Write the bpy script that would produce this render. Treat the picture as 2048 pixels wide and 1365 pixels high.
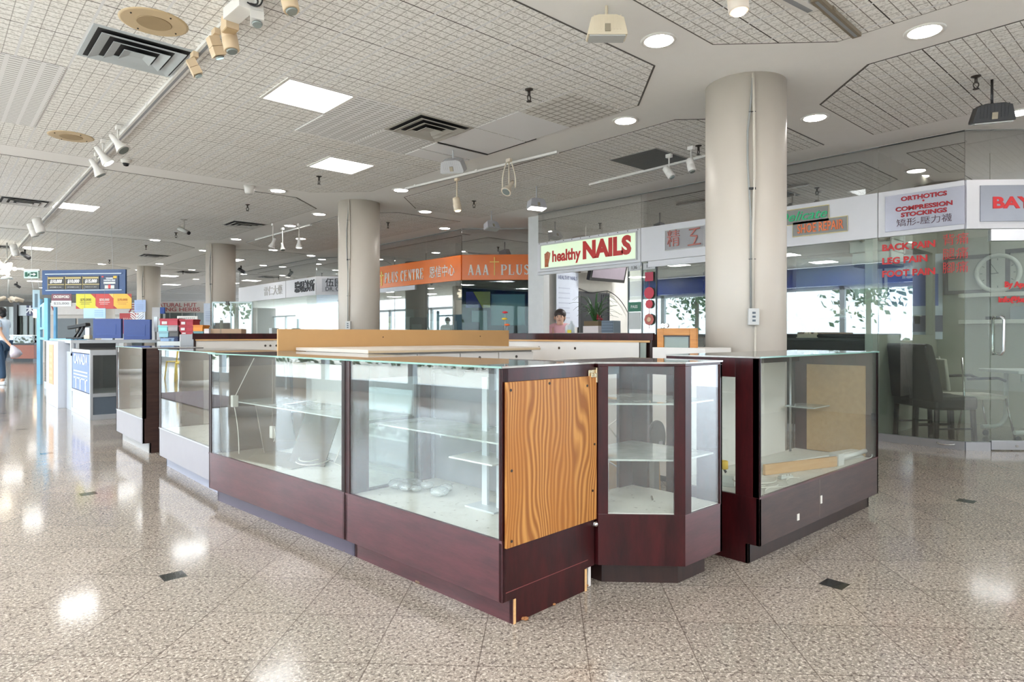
import bpy, bmesh, math, random
from mathutils import Vector, Matrix
random.seed(7)
sc = bpy.context.scene
for o in list(bpy.data.objects): bpy.data.objects.remove(o)
COL = sc.collection
# ------------------------------------------------ camera
# world axes follow the building grid: X crosses the aisle towards the shops, Y runs down the mall
F, H0, HC, CZ, YAW = 1300.0, 670.0, 1.16, 3.22, 42.15
cam = bpy.data.cameras.new('camera'); camo = bpy.data.objects.new('camera', cam); COL.objects.link(camo)
camo.location = (0, 0, HC); camo.rotation_euler = (math.radians(90), 0, math.radians(-YAW))
cam.sensor_width = 36; cam.lens = F/2048*36; cam.shift_y = -(682.5-H0)/2048; cam.clip_start = .05; cam.clip_end = 300
sc.camera = camo
# ------------------------------------------------ world, sun, exposure
sc.view_settings.view_transform = 'Standard'; sc.view_settings.look = 'None'
sc.view_settings.gamma = 1; sc.view_settings.use_curve_mapping = False
sc.view_settings.exposure = 1.42
w = bpy.data.worlds.new('world'); sc.world = w; w.use_nodes = True
bg = w.node_tree.nodes['Background']; bg.inputs[0].default_value = (.78, .89, 1, 1); bg.inputs[1].default_value = 3.6
sl = bpy.data.lights.new('sun', 'SUN'); sl.energy = 5.0; sl.angle = .01; sl.color = (1, .97, .92)
so = bpy.data.objects.new('sun', sl); COL.objects.link(so)
so.rotation_euler = Vector((.62, .25, -.95)).to_track_quat('-Z', 'Y').to_euler()
cy = sc.cycles
cy.max_bounces = 10; cy.diffuse_bounces = 4; cy.glossy_bounces = 4; cy.transparent_max_bounces = 40
cy.sample_clamp_indirect = 4; cy.caustics_reflective = False; cy.caustics_refractive = False
# added area lamps for fill: behind the viewer, along the aisle, inside the shops
def area(x, y, z, sx, sy, e, col=(1, .97, .92)):
    l = bpy.data.lights.new('fill_lamp', 'AREA'); l.shape = 'RECTANGLE'; l.size = sx; l.size_y = sy; l.energy = e; l.color = col
    o = bpy.data.objects.new('fill_lamp', l); o.location = (x, y, z); COL.objects.link(o); return o
for ax in (-3.3, -.9):
    for k in range(13): area(ax, -5.2+3.22*k, CZ-.018, .6, .6, 30, (.97, .985, 1))
for ax, ay, sz, e in ((1.6, -5.2, .6, 34), (1.6, -2, .6, 34), (4.2, -5.2, .6, 34), (4.2, -2, .6, 34), (6.8, -4, .6, 34), (10.0, 6.6, .6, 30), (10.0, 3.4, .5, 13), (10.8, 12, .6, 18), (10.5, 17.6, .6, 40), (10.5, 20, .6, 26), (9.0, .6, .6, 26)):
    area(ax, ay, CZ-.018, sz, sz, e, (.97, .985, 1))
CS, SN = math.cos(math.radians(YAW)), math.sin(math.radians(YAW))
def at(px, py, z):            # point of height z seen at a pixel
    Z = F*(z-HC)/(H0-py); L = (px-1024)/F*Z
    return CS*L+SN*Z, -SN*L+CS*Z
def xat(px, Y):               # X where the sight line meets the vertical plane Y=const
    l = (px-1024)/F; Z = Y/(-SN*l+CS); return Z*(CS*l+SN)
def yat(px, X):
    l = (px-1024)/F; Z = X/(CS*l+SN); return Z*(-SN*l+CS)
def zat(px, py, X=None, Y=None):   # height seen at a pixel on such a plane
    l = (px-1024)/F
    Z = X/(CS*l+SN) if X is not None else Y/(-SN*l+CS)
    return HC+(H0-py)*Z/F
def LZ(px, Z):
    L = (px-1024)/F*Z; return CS*L+SN*Z, -SN*L+CS*Z
# ------------------------------------------------ node helpers
def srgb(r, g, b):
    f = lambda v: (v/255/12.92 if v/255 <= .04045 else ((v/255+.055)/1.055)**2.4)
    return (f(r), f(g), f(b), 1)
class G:
    def __init__(s, name):
        s.mat = bpy.data.materials.new(name); s.mat.use_nodes = True
        s.t = s.mat.node_tree; s.n = s.t.nodes; s.l = s.t.links
        s.b = s.n['Principled BSDF']; s.out = s.n['Material Output']
    def new(s, t, **k):
        n = s.n.new(t)
        for a, v in k.items(): setattr(n, a, v)
        return n
    def put(s, sock, v):
        if hasattr(v, 'is_output'): s.l.new(v, sock)
        else: sock.default_value = v
    def m(s, op, a, b=None, c=None):
        n = s.new('ShaderNodeMath', operation=op)
        for i, v in enumerate((a, b, c)):
            if v is not None: s.put(n.inputs[i], v)
        return n.outputs[0]
    def mix(s, f, a, b):
        n = s.new('ShaderNodeMix', data_type='RGBA'); s.put(n.inputs[0], f); s.put(n.inputs[6], a); s.put(n.inputs[7], b); return n.outputs[2]
    def xyz(s, obj=False):
        if obj: v = s.new('ShaderNodeTexCoord').outputs['Object']
        else: v = s.new('ShaderNodeNewGeometry').outputs['Position']
        n = s.new('ShaderNodeSeparateXYZ'); s.l.new(v, n.inputs[0]); return n.outputs[0], n.outputs[1], n.outputs[2], v
    def noise(s, v, scale, det=3, rough=.5):
        n = s.new('ShaderNodeTexNoise'); s.l.new(v, n.inputs['Vector']); n.inputs['Scale'].default_value = scale
        n.inputs['Detail'].default_value = det; n.inputs['Roughness'].default_value = rough; return n.outputs[0]
    def mapv(s, v, sc_=(1, 1, 1)):
        n = s.new('ShaderNodeMapping'); s.l.new(v, n.inputs[0]); n.inputs['Scale'].default_value = sc_; return n.outputs[0]
    def ramp(s, v, lo, hi):
        n = s.new('ShaderNodeMapRange'); s.put(n.inputs[0], v); n.inputs[1].default_value = lo; n.inputs[2].default_value = hi; return n.outputs[0]
    def bump(s, h, st=.2, d=.01):
        n = s.new('ShaderNodeBump'); n.inputs['Strength'].default_value = st; n.inputs['Distance'].default_value = d
        s.l.new(h, n.inputs['Height']); s.l.new(n.outputs[0], s.b.inputs['Normal'])
    def fin(s, col, rough=.5, metal=0, spec=.5):
        s.put(s.b.inputs['Base Color'], col); s.put(s.b.inputs['Roughness'], rough)
        s.b.inputs['Metallic'].default_value = metal; s.b.inputs['Specular IOR Level'].default_value = spec; return s.mat
MC = {}
def M(r, g, b, rough=.5, metal=0, spec=.5, var=.06):
    k = (r, g, b, rough, metal)
    if k in MC: return MC[k]
    q = G('paint_%d_%d_%d' % (r, g, b)); x, y, z, v = q.xyz(True)
    n = q.noise(v, 9, 3); c = srgb(r, g, b)
    d = tuple(ch*(1-var*2) for ch in c[:3])+(1,)
    MC[k] = q.fin(q.mix(n, c, d), rough, metal, spec); return MC[k]
def EM(r, g, b, s):
    k = ('e', r, g, b, s)
    if k in MC: return MC[k]
    q = G('glow_%d' % len(MC)); q.fin(srgb(r, g, b), .5)
    q.b.inputs['Emission Color'].default_value = srgb(r, g, b); q.b.inputs['Emission Strength'].default_value = s
    MC[k] = q.mat; return q.mat
def glass(name, tint=(.93, .97, .95), base=.05, dust_sheen=.03, dust_sheen_col=(.75, .78, .78), rough=0.0, gain=1.0):
    q = G(name); lw = q.new('ShaderNodeLayerWeight'); lw.inputs[0].default_value = .5
    f5 = q.m('POWER', lw.outputs['Facing'], 4.6)
    fr = q.m('MINIMUM', q.m('ADD', base, q.m('MULTIPLY', f5, .9*gain)), .95)
    tr = q.new('ShaderNodeBsdfTransparent'); tr.inputs[0].default_value = (*tint, 1)
    gl = q.new('ShaderNodeBsdfGlossy'); gl.inputs['Roughness'].default_value = rough
    df = q.new('ShaderNodeBsdfDiffuse'); df.inputs[0].default_value = (*dust_sheen_col, 1)
    x, y, z, v = q.xyz(); nz = q.noise(v, 3.5, 5, .65)
    du = q.m('MULTIPLY', q.ramp(nz, .0, .85), dust_sheen*1.45)
    m1 = q.new('ShaderNodeMixShader'); q.l.new(du, m1.inputs[0]); q.l.new(tr.outputs[0], m1.inputs[1]); q.l.new(df.outputs[0], m1.inputs[2])
    m2 = q.new('ShaderNodeMixShader'); q.l.new(fr, m2.inputs[0]); q.l.new(m1.outputs[0], m2.inputs[1]); q.l.new(gl.outputs[0], m2.inputs[2])
    q.l.new(m2.outputs[0], q.out.inputs[0]); return q.mat
def wood(name, c1, c2, sc_=(1, 1, 14), scale=3.0, rough=.35, spec=.5, coat=0):
    q = G(name); x, y, z, v = q.xyz(True); mv = q.mapv(v, sc_)
    n = q.noise(mv, scale, 5, .6); n2 = q.noise(mv, scale*5, 3, .6)
    f = q.ramp(q.m('ADD', n, q.m('MULTIPLY', n2, .35)), .45, .9)
    q.b.inputs['Coat Weight'].default_value = coat; q.b.inputs['Coat Roughness'].default_value = .15
    wear = q.ramp(q.noise(v, 22, 4, .7), .80, .83)
    return q.fin(q.mix(wear, q.mix(f, c1, c2), srgb(150, 110, 90)), rough, 0, spec)
# ------------------------------------------------ mesh helpers
def box(bm, x0, y0, z0, x1, y1, z1, mtx=None):
    vs = [bm.verts.new(p) for p in ((x0, y0, z0), (x1, y0, z0), (x1, y1, z0), (x0, y1, z0), (x0, y0, z1), (x1, y0, z1), (x1, y1, z1), (x0, y1, z1))]
    if mtx is not None:
        for v in vs: v.co = mtx @ v.co
    for f in ((0, 3, 2, 1), (4, 5, 6, 7), (0, 1, 5, 4), (1, 2, 6, 5), (2, 3, 7, 6), (3, 0, 4, 7)): bm.faces.new([vs[i] for i in f])
def prism(bm, pts, z0, z1, mtx=None):
    a = [bm.verts.new((p[0], p[1], z0)) for p in pts]; b = [bm.verts.new((p[0], p[1], z1)) for p in pts]
    if mtx is not None:
        for v in a+b: v.co = mtx @ v.co
    n = len(pts); bm.faces.new(a[::-1]); bm.faces.new(b)
    for i in range(n): bm.faces.new([a[i], a[(i+1) % n], b[(i+1) % n], b[i]])
def lathe(bm, prof, seg=24, mtx=None, cap=True):
    rings = []
    for r, z in prof:
        rings.append([bm.verts.new((r*math.cos(2*math.pi*i/seg), r*math.sin(2*math.pi*i/seg), z)) for i in range(seg)])
    if mtx is not None:
        for rg in rings:
            for v in rg: v.co = mtx @ v.co
    for a, b in zip(rings, rings[1:]):
        for i in range(seg):
            f = bm.faces.new([a[i], a[(i+1) % seg], b[(i+1) % seg], b[i]]); f.smooth = True
    if cap: bm.faces.new(rings[0][::-1]); bm.faces.new(rings[-1])
def tube(bm, pts, r, seg=8, r2=None):
    pts = [Vector(p) for p in pts]; rings = []
    n = len(pts)
    for i, p in enumerate(pts):
        d = (pts[min(i+1, n-1)]-pts[max(i-1, 0)]).normalized()
        a = d.orthogonal().normalized() if i == 0 else (prev - d*prev.dot(d)).normalized()
        prev = a; b = d.cross(a)
        rr = r if r2 is None else r+(r2-r)*i/(n-1)
        rings.append([bm.verts.new(p+(a*math.cos(2*math.pi*k/seg)+b*math.sin(2*math.pi*k/seg))*rr) for k in range(seg)])
    for a, b in zip(rings, rings[1:]):
        for k in range(seg):
            f = bm.faces.new([a[k], a[(k+1) % seg], b[(k+1) % seg], b[k]]); f.smooth = True
    bm.faces.new(rings[0][::-1]); bm.faces.new(rings[-1])
def ball(bm, c, r, seg=12, sz=1.0):
    lathe(bm, [(max(.001, r*math.sin(math.pi*k/8)), -r*sz*math.cos(math.pi*k/8)) for k in range(9)], seg, Matrix.Translation(c))
def bez(p0, p1, p2, n=8):
    p0, p1, p2 = map(Vector, (p0, p1, p2))
    return [p0*(1-t)**2+p1*2*t*(1-t)+p2*t*t for t in [i/n for i in range(n+1)]]
def obj(name, bm, mat, parent=None, bev=0, loc=None, rot=None):
    me = bpy.data.meshes.new(name)
    bmesh.ops.recalc_face_normals(bm, faces=bm.faces)
    bm.to_mesh(me); bm.free()
    o = bpy.data.objects.new(name, me); COL.objects.link(o)
    if mat: me.materials.append(mat)
    if parent: o.parent = parent
    if loc: o.location = loc
    if rot: o.rotation_euler = rot
    if bev:
        m = o.modifiers.new('bevel', 'BEVEL'); m.width = bev; m.segments = 2; m.limit_method = 'ANGLE'
    return o
def B(name, dims, mat, parent=None, bev=0, mtx=None):   # one box as one mesh object
    bm = bmesh.new(); box(bm, *dims, mtx); return obj(name, bm, mat, parent, bev)
def BB(name, lst, mat, parent=None, bev=0):
    bm = bmesh.new()
    for d in lst: box(bm, *d)
    return obj(name, bm, mat, parent, bev)
def PR(name, pts, z0, z1, mat, parent=None, bev=0):
    bm = bmesh.new(); prism(bm, pts, z0, z1); return obj(name, bm, mat, parent, bev)
def LT(name, prof, mat, parent=None, loc=None, seg=24, rot=None):
    bm = bmesh.new(); lathe(bm, prof, seg); return obj(name, bm, mat, parent, 0, loc, rot)
def TB(name, paths, r, mat, parent=None, seg=8, loc=None, rot=None):
    bm = bmesh.new()
    for p in paths: tube(bm, p, r, seg)
    return obj(name, bm, mat, parent, 0, loc, rot)
def thing(name, label, cat, loc=(0, 0, 0), rot=0, group=None):
    o = bpy.data.objects.new(name, None); COL.objects.link(o); o.empty_display_size = .1
    o.location = loc; o.rotation_euler = (0, 0, rot); o['label'] = label; o['category'] = cat
    if group: o['group'] = group
    return o
def tag(o, label, cat, group=None):
    o['label'] = label; o['category'] = cat
    if group: o['group'] = group
    return o
def st(o): o['kind'] = 'structure'; return o
def dup(root, loc, rot=0, label=None, group=None):
    r = root.copy(); COL.objects.link(r); r.location = loc; r.rotation_euler = (0, 0, rot)
    if label: r['label'] = label
    if group: r['group'] = group
    for ch in list(root.children):
        c = ch.copy(); COL.objects.link(c); c.parent = r
        for g in ch.children:
            d = g.copy(); COL.objects.link(d); d.parent = c
    return r
def frame(o, d, up=(0, 0, 1)):      # matrix: local x along d, local z up, local -y is the side one reads from
    x = Vector(d).normalized(); z = Vector(up).normalized(); y = z.cross(x)
    m = Matrix((x, y, z)).transposed().to_4x4(); m.translation = Vector(o); return m
def text(body, size, mat, org, d, parent=None, wid=None, ext=.004, bold=0, align='CENTER', name='lettering', shear=0, sy=1, up=(0, 0, 1)):
    c = bpy.data.curves.new('t', 'FONT'); c.body = body; c.size = size; c.extrude = ext; c.offset = bold; c.align_x = align; c.align_y = 'CENTER'
    c.resolution_u = 3; c.shear = shear; c.space_line = .95
    t = bpy.data.objects.new('t', c); COL.objects.link(t); bpy.context.view_layer.update()
    me = bpy.data.meshes.new_from_object(t.evaluated_get(bpy.context.evaluated_depsgraph_get()))
    w_ = t.dimensions[0]; bpy.data.objects.remove(t); me.name = name
    sx = 1 if not wid else wid/max(w_, .001)
    # text is drawn in its own x/y plane facing +z: stand it up
    m = frame(org, d, up) @ Matrix.Rotation(math.radians(90), 4, 'X') @ Matrix.Diagonal((sx, sy, 1, 1))
    for v in me.vertices: v.co = m @ v.co
    me.materials.clear(); me.materials.append(mat)
    o = bpy.data.objects.new(name, me); COL.objects.link(o)
    if parent:
        o.parent = parent
        o.matrix_parent_inverse = Matrix.Translation(parent.location).inverted() if parent.rotation_euler[2] == 0 else \
            (Matrix.Translation(parent.location) @ Matrix.Rotation(parent.rotation_euler[2], 4, 'Z')).inverted()
    return o
def textl(body, size, mat, org, d, parent, **k):   # text placed in the parent's local space
    o = text(body, size, mat, org, d, None, **k); o.parent = parent; return o
R = math.radians
def W(x, y):             # older survey coordinates, corrected along the viewing direction
    Z = SN*x+CS*y; return x-.0335*SN*Z, y-.0335*CS*Z
# ------------------------------------------------ materials
def mk_floor():
    q = G('granite_tiles'); x, y, z, v = q.xyz(); s2 = math.sqrt(.5); T = .3875
    u = q.m('DIVIDE', q.m('SUBTRACT', q.m('MULTIPLY', q.m('ADD', x, y), s2), 3.0405), T)
    t = q.m('DIVIDE', q.m('SUBTRACT', q.m('MULTIPLY', q.m('SUBTRACT', y, x), s2), 1.7819), T)
    def line(c, hw): return q.m('GREATER_THAN', q.m('ABSOLUTE', q.m('SUBTRACT', q.m('FRACT', c), .5)), .5-hw)
    ln = q.m('MAXIMUM', line(u, .0062), line(t, .0062))
    def near(c, o, P):
        a = q.m('DIVIDE', q.m('SUBTRACT', c, o), P)
        return q.m('LESS_THAN', q.m('ABSOLUTE', q.m('SUBTRACT', a, q.m('ROUND', a))), .052/P)
    ins = q.m('MULTIPLY', near(x, .89, 2.25), near(y, 3.41, 2.175))
    wn = q.new('ShaderNodeTexWhiteNoise', noise_dimensions='2D'); cb = q.new('ShaderNodeCombineXYZ')
    q.l.new(q.m('FLOOR', u), cb.inputs[0]); q.l.new(q.m('FLOOR', t), cb.inputs[1]); q.l.new(cb.outputs[0], wn.inputs['Vector'])
    n1 = q.noise(v, 85, 3, .65); n2 = q.noise(v, 62, 2, .6); n3 = q.noise(v, 120, 2, .6)
    base = q.mix(wn.outputs[0], srgb(147, 136, 125), srgb(133, 124, 114))
    base = q.mix(q.ramp(n1, .50, .64), base, srgb(196, 184, 170))
    base = q.mix(q.m('MULTIPLY', q.ramp(n2, .55, .63), .85), base, srgb(88, 79, 72))
    base = q.mix(q.m('MULTIPLY', q.ramp(n3, .60, .66), .8), base, srgb(74, 68, 66))
    base = q.mix(q.m('MULTIPLY', ln, .7), base, srgb(84, 74, 66))
    blk = q.mix(q.ramp(n2, .5, .7), srgb(24, 26, 25), srgb(58, 60, 58))
    base = q.mix(ins, base, blk)
    bl = q.noise(v, 2.2, 3, .6)
    q.fin(base, q.m('ADD', .05, q.m('MULTIPLY', bl, .10)), 0, .42); q.bump(q.m('MULTIPLY', ln, -1), .15, .002); return q.mat
def mk_tiles():
    q = G('scored_ceiling_tiles'); x, y, z, v = q.xyz()
    def ln(c, o, P, hw):
        a = q.m('DIVIDE', q.m('SUBTRACT', c, o), P)
        return q.m('LESS_THAN', q.m('ABSOLUTE', q.m('SUBTRACT', a, q.m('ROUND', a))), hw/P)
    P = .3215; n = q.noise(v, 55, 3, .7); n2 = q.noise(v, 1.1, 3, .6)
    base = q.mix(q.ramp(n2, .3, .8), srgb(247, 247, 245), srgb(243, 241, 237))
    base = q.mix(q.m('MULTIPLY', q.ramp(n, .50, .60), .42), base, srgb(150, 145, 138))
    sc1 = q.m('MULTIPLY', ln(x, 1.786, P/4, .0028), .55); sc2 = q.m('MULTIPLY', ln(y, 4.702, P/4, .0030), .85)
    base = q.mix(q.m('MAXIMUM', sc1, sc2), base, srgb(112, 106, 100))
    base = q.mix(q.m('MULTIPLY', ln(y, 4.702, P*2, .0045), .9), base, srgb(62, 58, 55))
    tb = ln(x, 1.786, P, .008)
    base = q.mix(tb, base, srgb(226, 227, 228))
    q.fin(base, .9, 0, .2); q.bump(q.m('MULTIPLY', q.m('ADD', sc1, sc2), -1), .3, .004); return q.mat
def mk_pine():
    q = G('pine_plywood'); x, y, z, v = q.xyz(True)
    # slow distortion bends the vertical grain into cathedral loops
    nz = q.noise(q.mapv(v, (3.0, 1, .9)), 1.3, 2, .4)
    u = q.m('ADD', q.m('MULTIPLY', x, 8), q.m('MULTIPLY', nz, 3.2))
    s = q.m('ABSOLUTE', q.m('SUBTRACT', q.m('FRACT', q.m('MULTIPLY', u, 5.0)), .5))
    fine = q.noise(q.mapv(v, (160, 1, 4)), 1, 3, .6)
    c = q.mix(q.ramp(s, .12, .42), srgb(140, 86, 36), srgb(190, 136, 72))
    c = q.mix(q.m('MULTIPLY', q.ramp(fine, .45, .75), .35), c, srgb(140, 84, 34))
    band = q.ramp(q.noise(q.mapv(v, (5, 1, .5)), 1.6, 2), .52, .60)
    c = q.mix(q.m('MULTIPLY', band, .5), c, srgb(158, 98, 38))
    return q.fin(c, .45, 0, .45)
M_FLOOR = mk_floor(); M_TILE = mk_tiles(); M_PINE = mk_pine()
M_DRY = M(243, 242, 240, .85, var=.02)
M_COLM = M(200, 192, 181, .42, var=.02)
M_RED = wood('dark_cherry_laminate', srgb(64, 17, 20), srgb(30, 8, 10), (5, 5, 1), 3, .32, .3, .12)
M_SHEEN = wood('worn_sheen_red_laminate', srgb(86, 42, 47), srgb(58, 27, 33), (1.5, 1, 9), 2.6, .36, .5, .4)  # dark red laminate; its purple daylight sheen is put into the base colour
M_BRN = wood('dark_brown_laminate', srgb(70, 48, 42), srgb(42, 28, 26), (2, 1, 12), 2.6, .42)
M_DBRN = wood('espresso_laminate', srgb(52, 32, 28), srgb(32, 20, 18), (6, 6, 1), 3, .3)
M_PALE = M(148, 145, 150, .35, var=.05)
M_WHT = M(226, 222, 216, .45, var=.03)
M_DECK = None
def mk_deck():
    q = G('dirty_white_board'); x, y, z, v = q.xyz()
    a = q.ramp(q.noise(v, 6, 5, .7), .5, .8); s = q.ramp(q.noise(q.mapv(v, (1, 1, 1)), 40, 2, .5), .68, .73)
    c = q.mix(q.m('MULTIPLY', a, .6), srgb(226, 223, 214), srgb(188, 184, 172)); c = q.mix(q.m('MULTIPLY', s, .7), c, srgb(120, 110, 98))
    return q.fin(c, .5)
M_DECK = mk_deck()
M_GL = glass('case_glass', (.96, .985, .975), .07, .03)
M_GLT = glass('dusty_top_glass', (.90, .95, .93), .06, .55, (.70, .68, .64), .02)
M_SHELF = glass('whitish_sheen_glass', (.78, .84, .80), .07, .8, (.66, .70, .66), .02)  # clear shelf glass; the pale diffuse mix imitates its whitish reflection
M_SHOP = glass('shopfront_glass', (.86, .91, .88), .13, .02, gain=1.2)
M_SHOPU = glass('upper_shopfront_glass', (.94, .96, .95), .62, .02)
M_EDGE = M(120, 160, 150, .15)
M_ALU = M(196, 198, 202, .28, .85); M_CHR = M(200, 198, 195, .15, 1); M_BLK = M(24, 24, 26, .4)
M_PART = wood('particle_board', srgb(196, 160, 112), srgb(178, 142, 96), (1, 1, 1), 30, .6)
M_TAN = M(196, 152, 98, .5, var=.05)
M_LWOOD = wood('pale_pine', srgb(214, 174, 124), srgb(196, 150, 98), (1, 1, 10), 4, .55)
# ------------------------------------------------ the shell
X0, X1, Y0, Y1 = -4.9, 13.0, -7.0, 58.0
st(B('floor', (X0, Y0, -.12, X1, Y1, 0), M_FLOOR))
st(B('floor', (X1, -2, -.12, X1+9, Y1, 0), M_FLOOR))
st(B('ceiling', (X0, Y0, CZ, X1+9, Y1, CZ+.15), M_DRY))
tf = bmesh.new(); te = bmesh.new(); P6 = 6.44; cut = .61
def field(x0, y0, x1, y1, c=(1, 1, 1, 1)):
    pts = []
    k = cut
    pts += [(x0+k, y0), ] if c[0] else [(x0, y0)]
    pts += [(x1-k, y0), (x1, y0+k)] if c[1] else [(x1, y0)]
    pts += [(x1, y1-k), (x1-k, y1)] if c[2] else [(x1, y1)]
    pts += [(x0+k, y1), (x0, y1-k)] if c[3] else [(x0, y1)]
    if c[0]: pts += [(x0, y0+k)]
    prism(tf, pts, CZ-.006, CZ+.01)
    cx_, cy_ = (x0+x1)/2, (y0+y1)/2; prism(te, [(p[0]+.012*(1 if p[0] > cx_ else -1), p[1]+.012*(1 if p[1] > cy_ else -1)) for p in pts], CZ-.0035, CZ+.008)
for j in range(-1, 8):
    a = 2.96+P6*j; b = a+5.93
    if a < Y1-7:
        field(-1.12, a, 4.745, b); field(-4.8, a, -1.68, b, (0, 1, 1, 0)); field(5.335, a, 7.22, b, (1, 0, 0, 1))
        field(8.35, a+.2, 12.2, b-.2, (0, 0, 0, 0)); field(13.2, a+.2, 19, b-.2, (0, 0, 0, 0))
st(obj('ceiling', tf, M_TILE)); st(obj('shadow_line', te, M(96, 92, 88, .7)))  # te: dark rim around each tile field, drawn in for its edge shadow
# columns on the 6.6 m grid
M_PIPE = M(205, 198, 186, .4); M_GREY = M(150, 152, 150, .5)
def column(x, y, label, deg=None, posters=()):
    t = thing('column', label, 'column', (x, y, 0))
    LT('shaft', [(.318, .0), (.318, CZ)], M_COLM, t, seg=64)
    LT('base_collar', [(.33, 0), (.33, .14), (.32, .15)], M(190, 186, 180, .5), t, seg=48)
    if deg is not None:
        a = R(deg); c_, s_ = math.cos(a), math.sin(a)
        def pt(off, z, rr=.333): return ((rr)*math.cos(a+off), (rr)*math.sin(a+off), z)
        TB('cable_conduit', [[pt(0, 1.36), pt(0, 2.0), pt(.03, 2.4), pt(.02, 2.9), pt(0, CZ-.02)]], .011, M_PIPE, t)
        TB('cable_conduit', [[pt(-.05, 1.36), pt(-.05, 2.1), pt(-.12, 2.5), pt(-.12, 2.75), pt(-.04, 3.0), pt(0, CZ-.02)]], .008, M_GREY, t)
        TB('lower_conduit', [[pt(.04, .2), pt(.04, .7), pt(.05, 1.24)]], .008, M_PIPE, t)
        bm = bmesh.new(); mt = Matrix.Translation(pt(0, 1.30, .345)) @ Matrix.Rotation(a, 4, 'Z'); box(bm, -.02, -.04, -.065, .025, .04, .065, mt)
        s = obj('socket_box', bm, M(200, 200, 198, .5), t, .004)
        bm = bmesh.new()
        for dz in (-.03, .0, .03): box(bm, .025, -.012, dz-.008, .029, .012, dz+.008, mt)
        obj('socket_holes', bm, M(90, 100, 110, .5), s)
        bm = bmesh.new()
        for z, hh in ((1.75, .002), (2.30, .009), (2.9, .002)): box(bm, .0, -.026, z-hh, .012, .026, z+hh, Matrix.Translation(pt(-.02, 0, .33)) @ Matrix.Rotation(a, 4, 'Z'))
        obj('cable_tie', bm, M_BLK, t)
    return t
# facing-camera angle of each column is about 230 degrees in the grid
C1 = column(5.055, 2.70, 'nearest big round cream column behind the right showcase', 218)
C2 = column(5.055, 9.15, 'round cream column behind the tan board in the middle', 214)
C3 = column(5.065, 15.57, 'round cream column rising behind the glass screens left of the middle one', 216)
C4 = column(5.06, 21.99, 'furthest round cream column, beside the hanging lottery sign', 232)
for y in (9.15, 15.57, 21.99): 
    c = column(-1.43, y, {9.15: 'nearest', 15.57: 'middle', 21.99: 'furthest'}[y]+' round cream column in the row by the outside windows'); c['group'] = 'columns by the outside windows'
column(5.06, 28.4, 'round cream column far down the mall')
# papers taped on columns
def paper(cx, cy, deg, z, w_, h_, label, txt=None, mat=None):
    a = R(deg); p = Vector((cx+.322*math.cos(a), cy+.322*math.sin(a), z)); d = Vector((-math.sin(a), math.cos(a), 0))
    t = thing('paper_notice', label, 'notice', tuple(p)); t.rotation_euler = (0, 0, math.atan2(d.y, d.x))
    B('sheet', (-w_/2, -.004, -h_/2, w_/2, 0, h_/2), mat or M(214, 224, 240, .6), t)
    if txt: textl(txt, .045, M(70, 90, 150), (0, -.006, h_/4), (1, 0, 0), t, ext=.001)
    bm = bmesh.new()
    for k in range(6): box(bm, -w_*.35, -.006, h_*(.1-.08*k), w_*.3, -.004, h_*(.1-.08*k)+.008)
    obj('print_lines', bm, M(150, 170, 205, .7), t)
paper(5.065, 15.57, 206, 1.62, .34, .5, 'pale blue notice taped on the column behind the glass screens')
paper(5.06, 21.99, 212, 2.02, .42, .36, 'blue printed notice taped high on the far column', None, M(170, 192, 232, .6))
paper(5.06, 21.99, 211, 1.72, .4, .22, 'white notice reading 000 on the far column', '000')
# outside window wall to the left of the viewer (seen only in reflections)
gw = -4.7
M_MUL = M(188, 200, 208, .4, .2)
wt = thing('window_wall', 'tall white framed window wall along the outside of the mall', 'window wall', (gw, 0, 0))
fr = []
ys = [Y0+2.1*k for k in range(int((Y1-Y0)/2.1)+1)]
for i, y in enumerate(ys): fr.append((-.06, y-.07, 0, .06, y+.07, 2.6))
fr += [(-.08, Y0, 0, .10, Y1, .22), (-.06, Y0, 2.5, .06, Y1, 2.62)]
BB('mullion_frame', fr, M_MUL, wt); B('glazing', (-.006, Y0, .22, .006, Y1, 2.5), glass('window_glass', (.95, .97, .97), .05, .0), wt)
wt['kind'] = 'structure'; wt.name = 'window_1'
for k_ in ('label', 'category'): del wt[k_]
bs = thing('fascia_sign', 'deep blue fascia sign over the windows, reflected in the shop glass', 'sign', (gw+.12, 0, 0))
B('panel', (0, Y0, 2.62, .06, 24, CZ-.03), M(24, 62, 170, .35), bs)
text('matr', .62, M(210, 225, 245), (gw+.20, 5.6, 2.9), (0, 1, 0), bs, bold=.01)
st(B('wall_front', (X0-2, Y0-.3, 0, X1, Y0, CZ), M(196, 198, 200, .8)))
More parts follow.
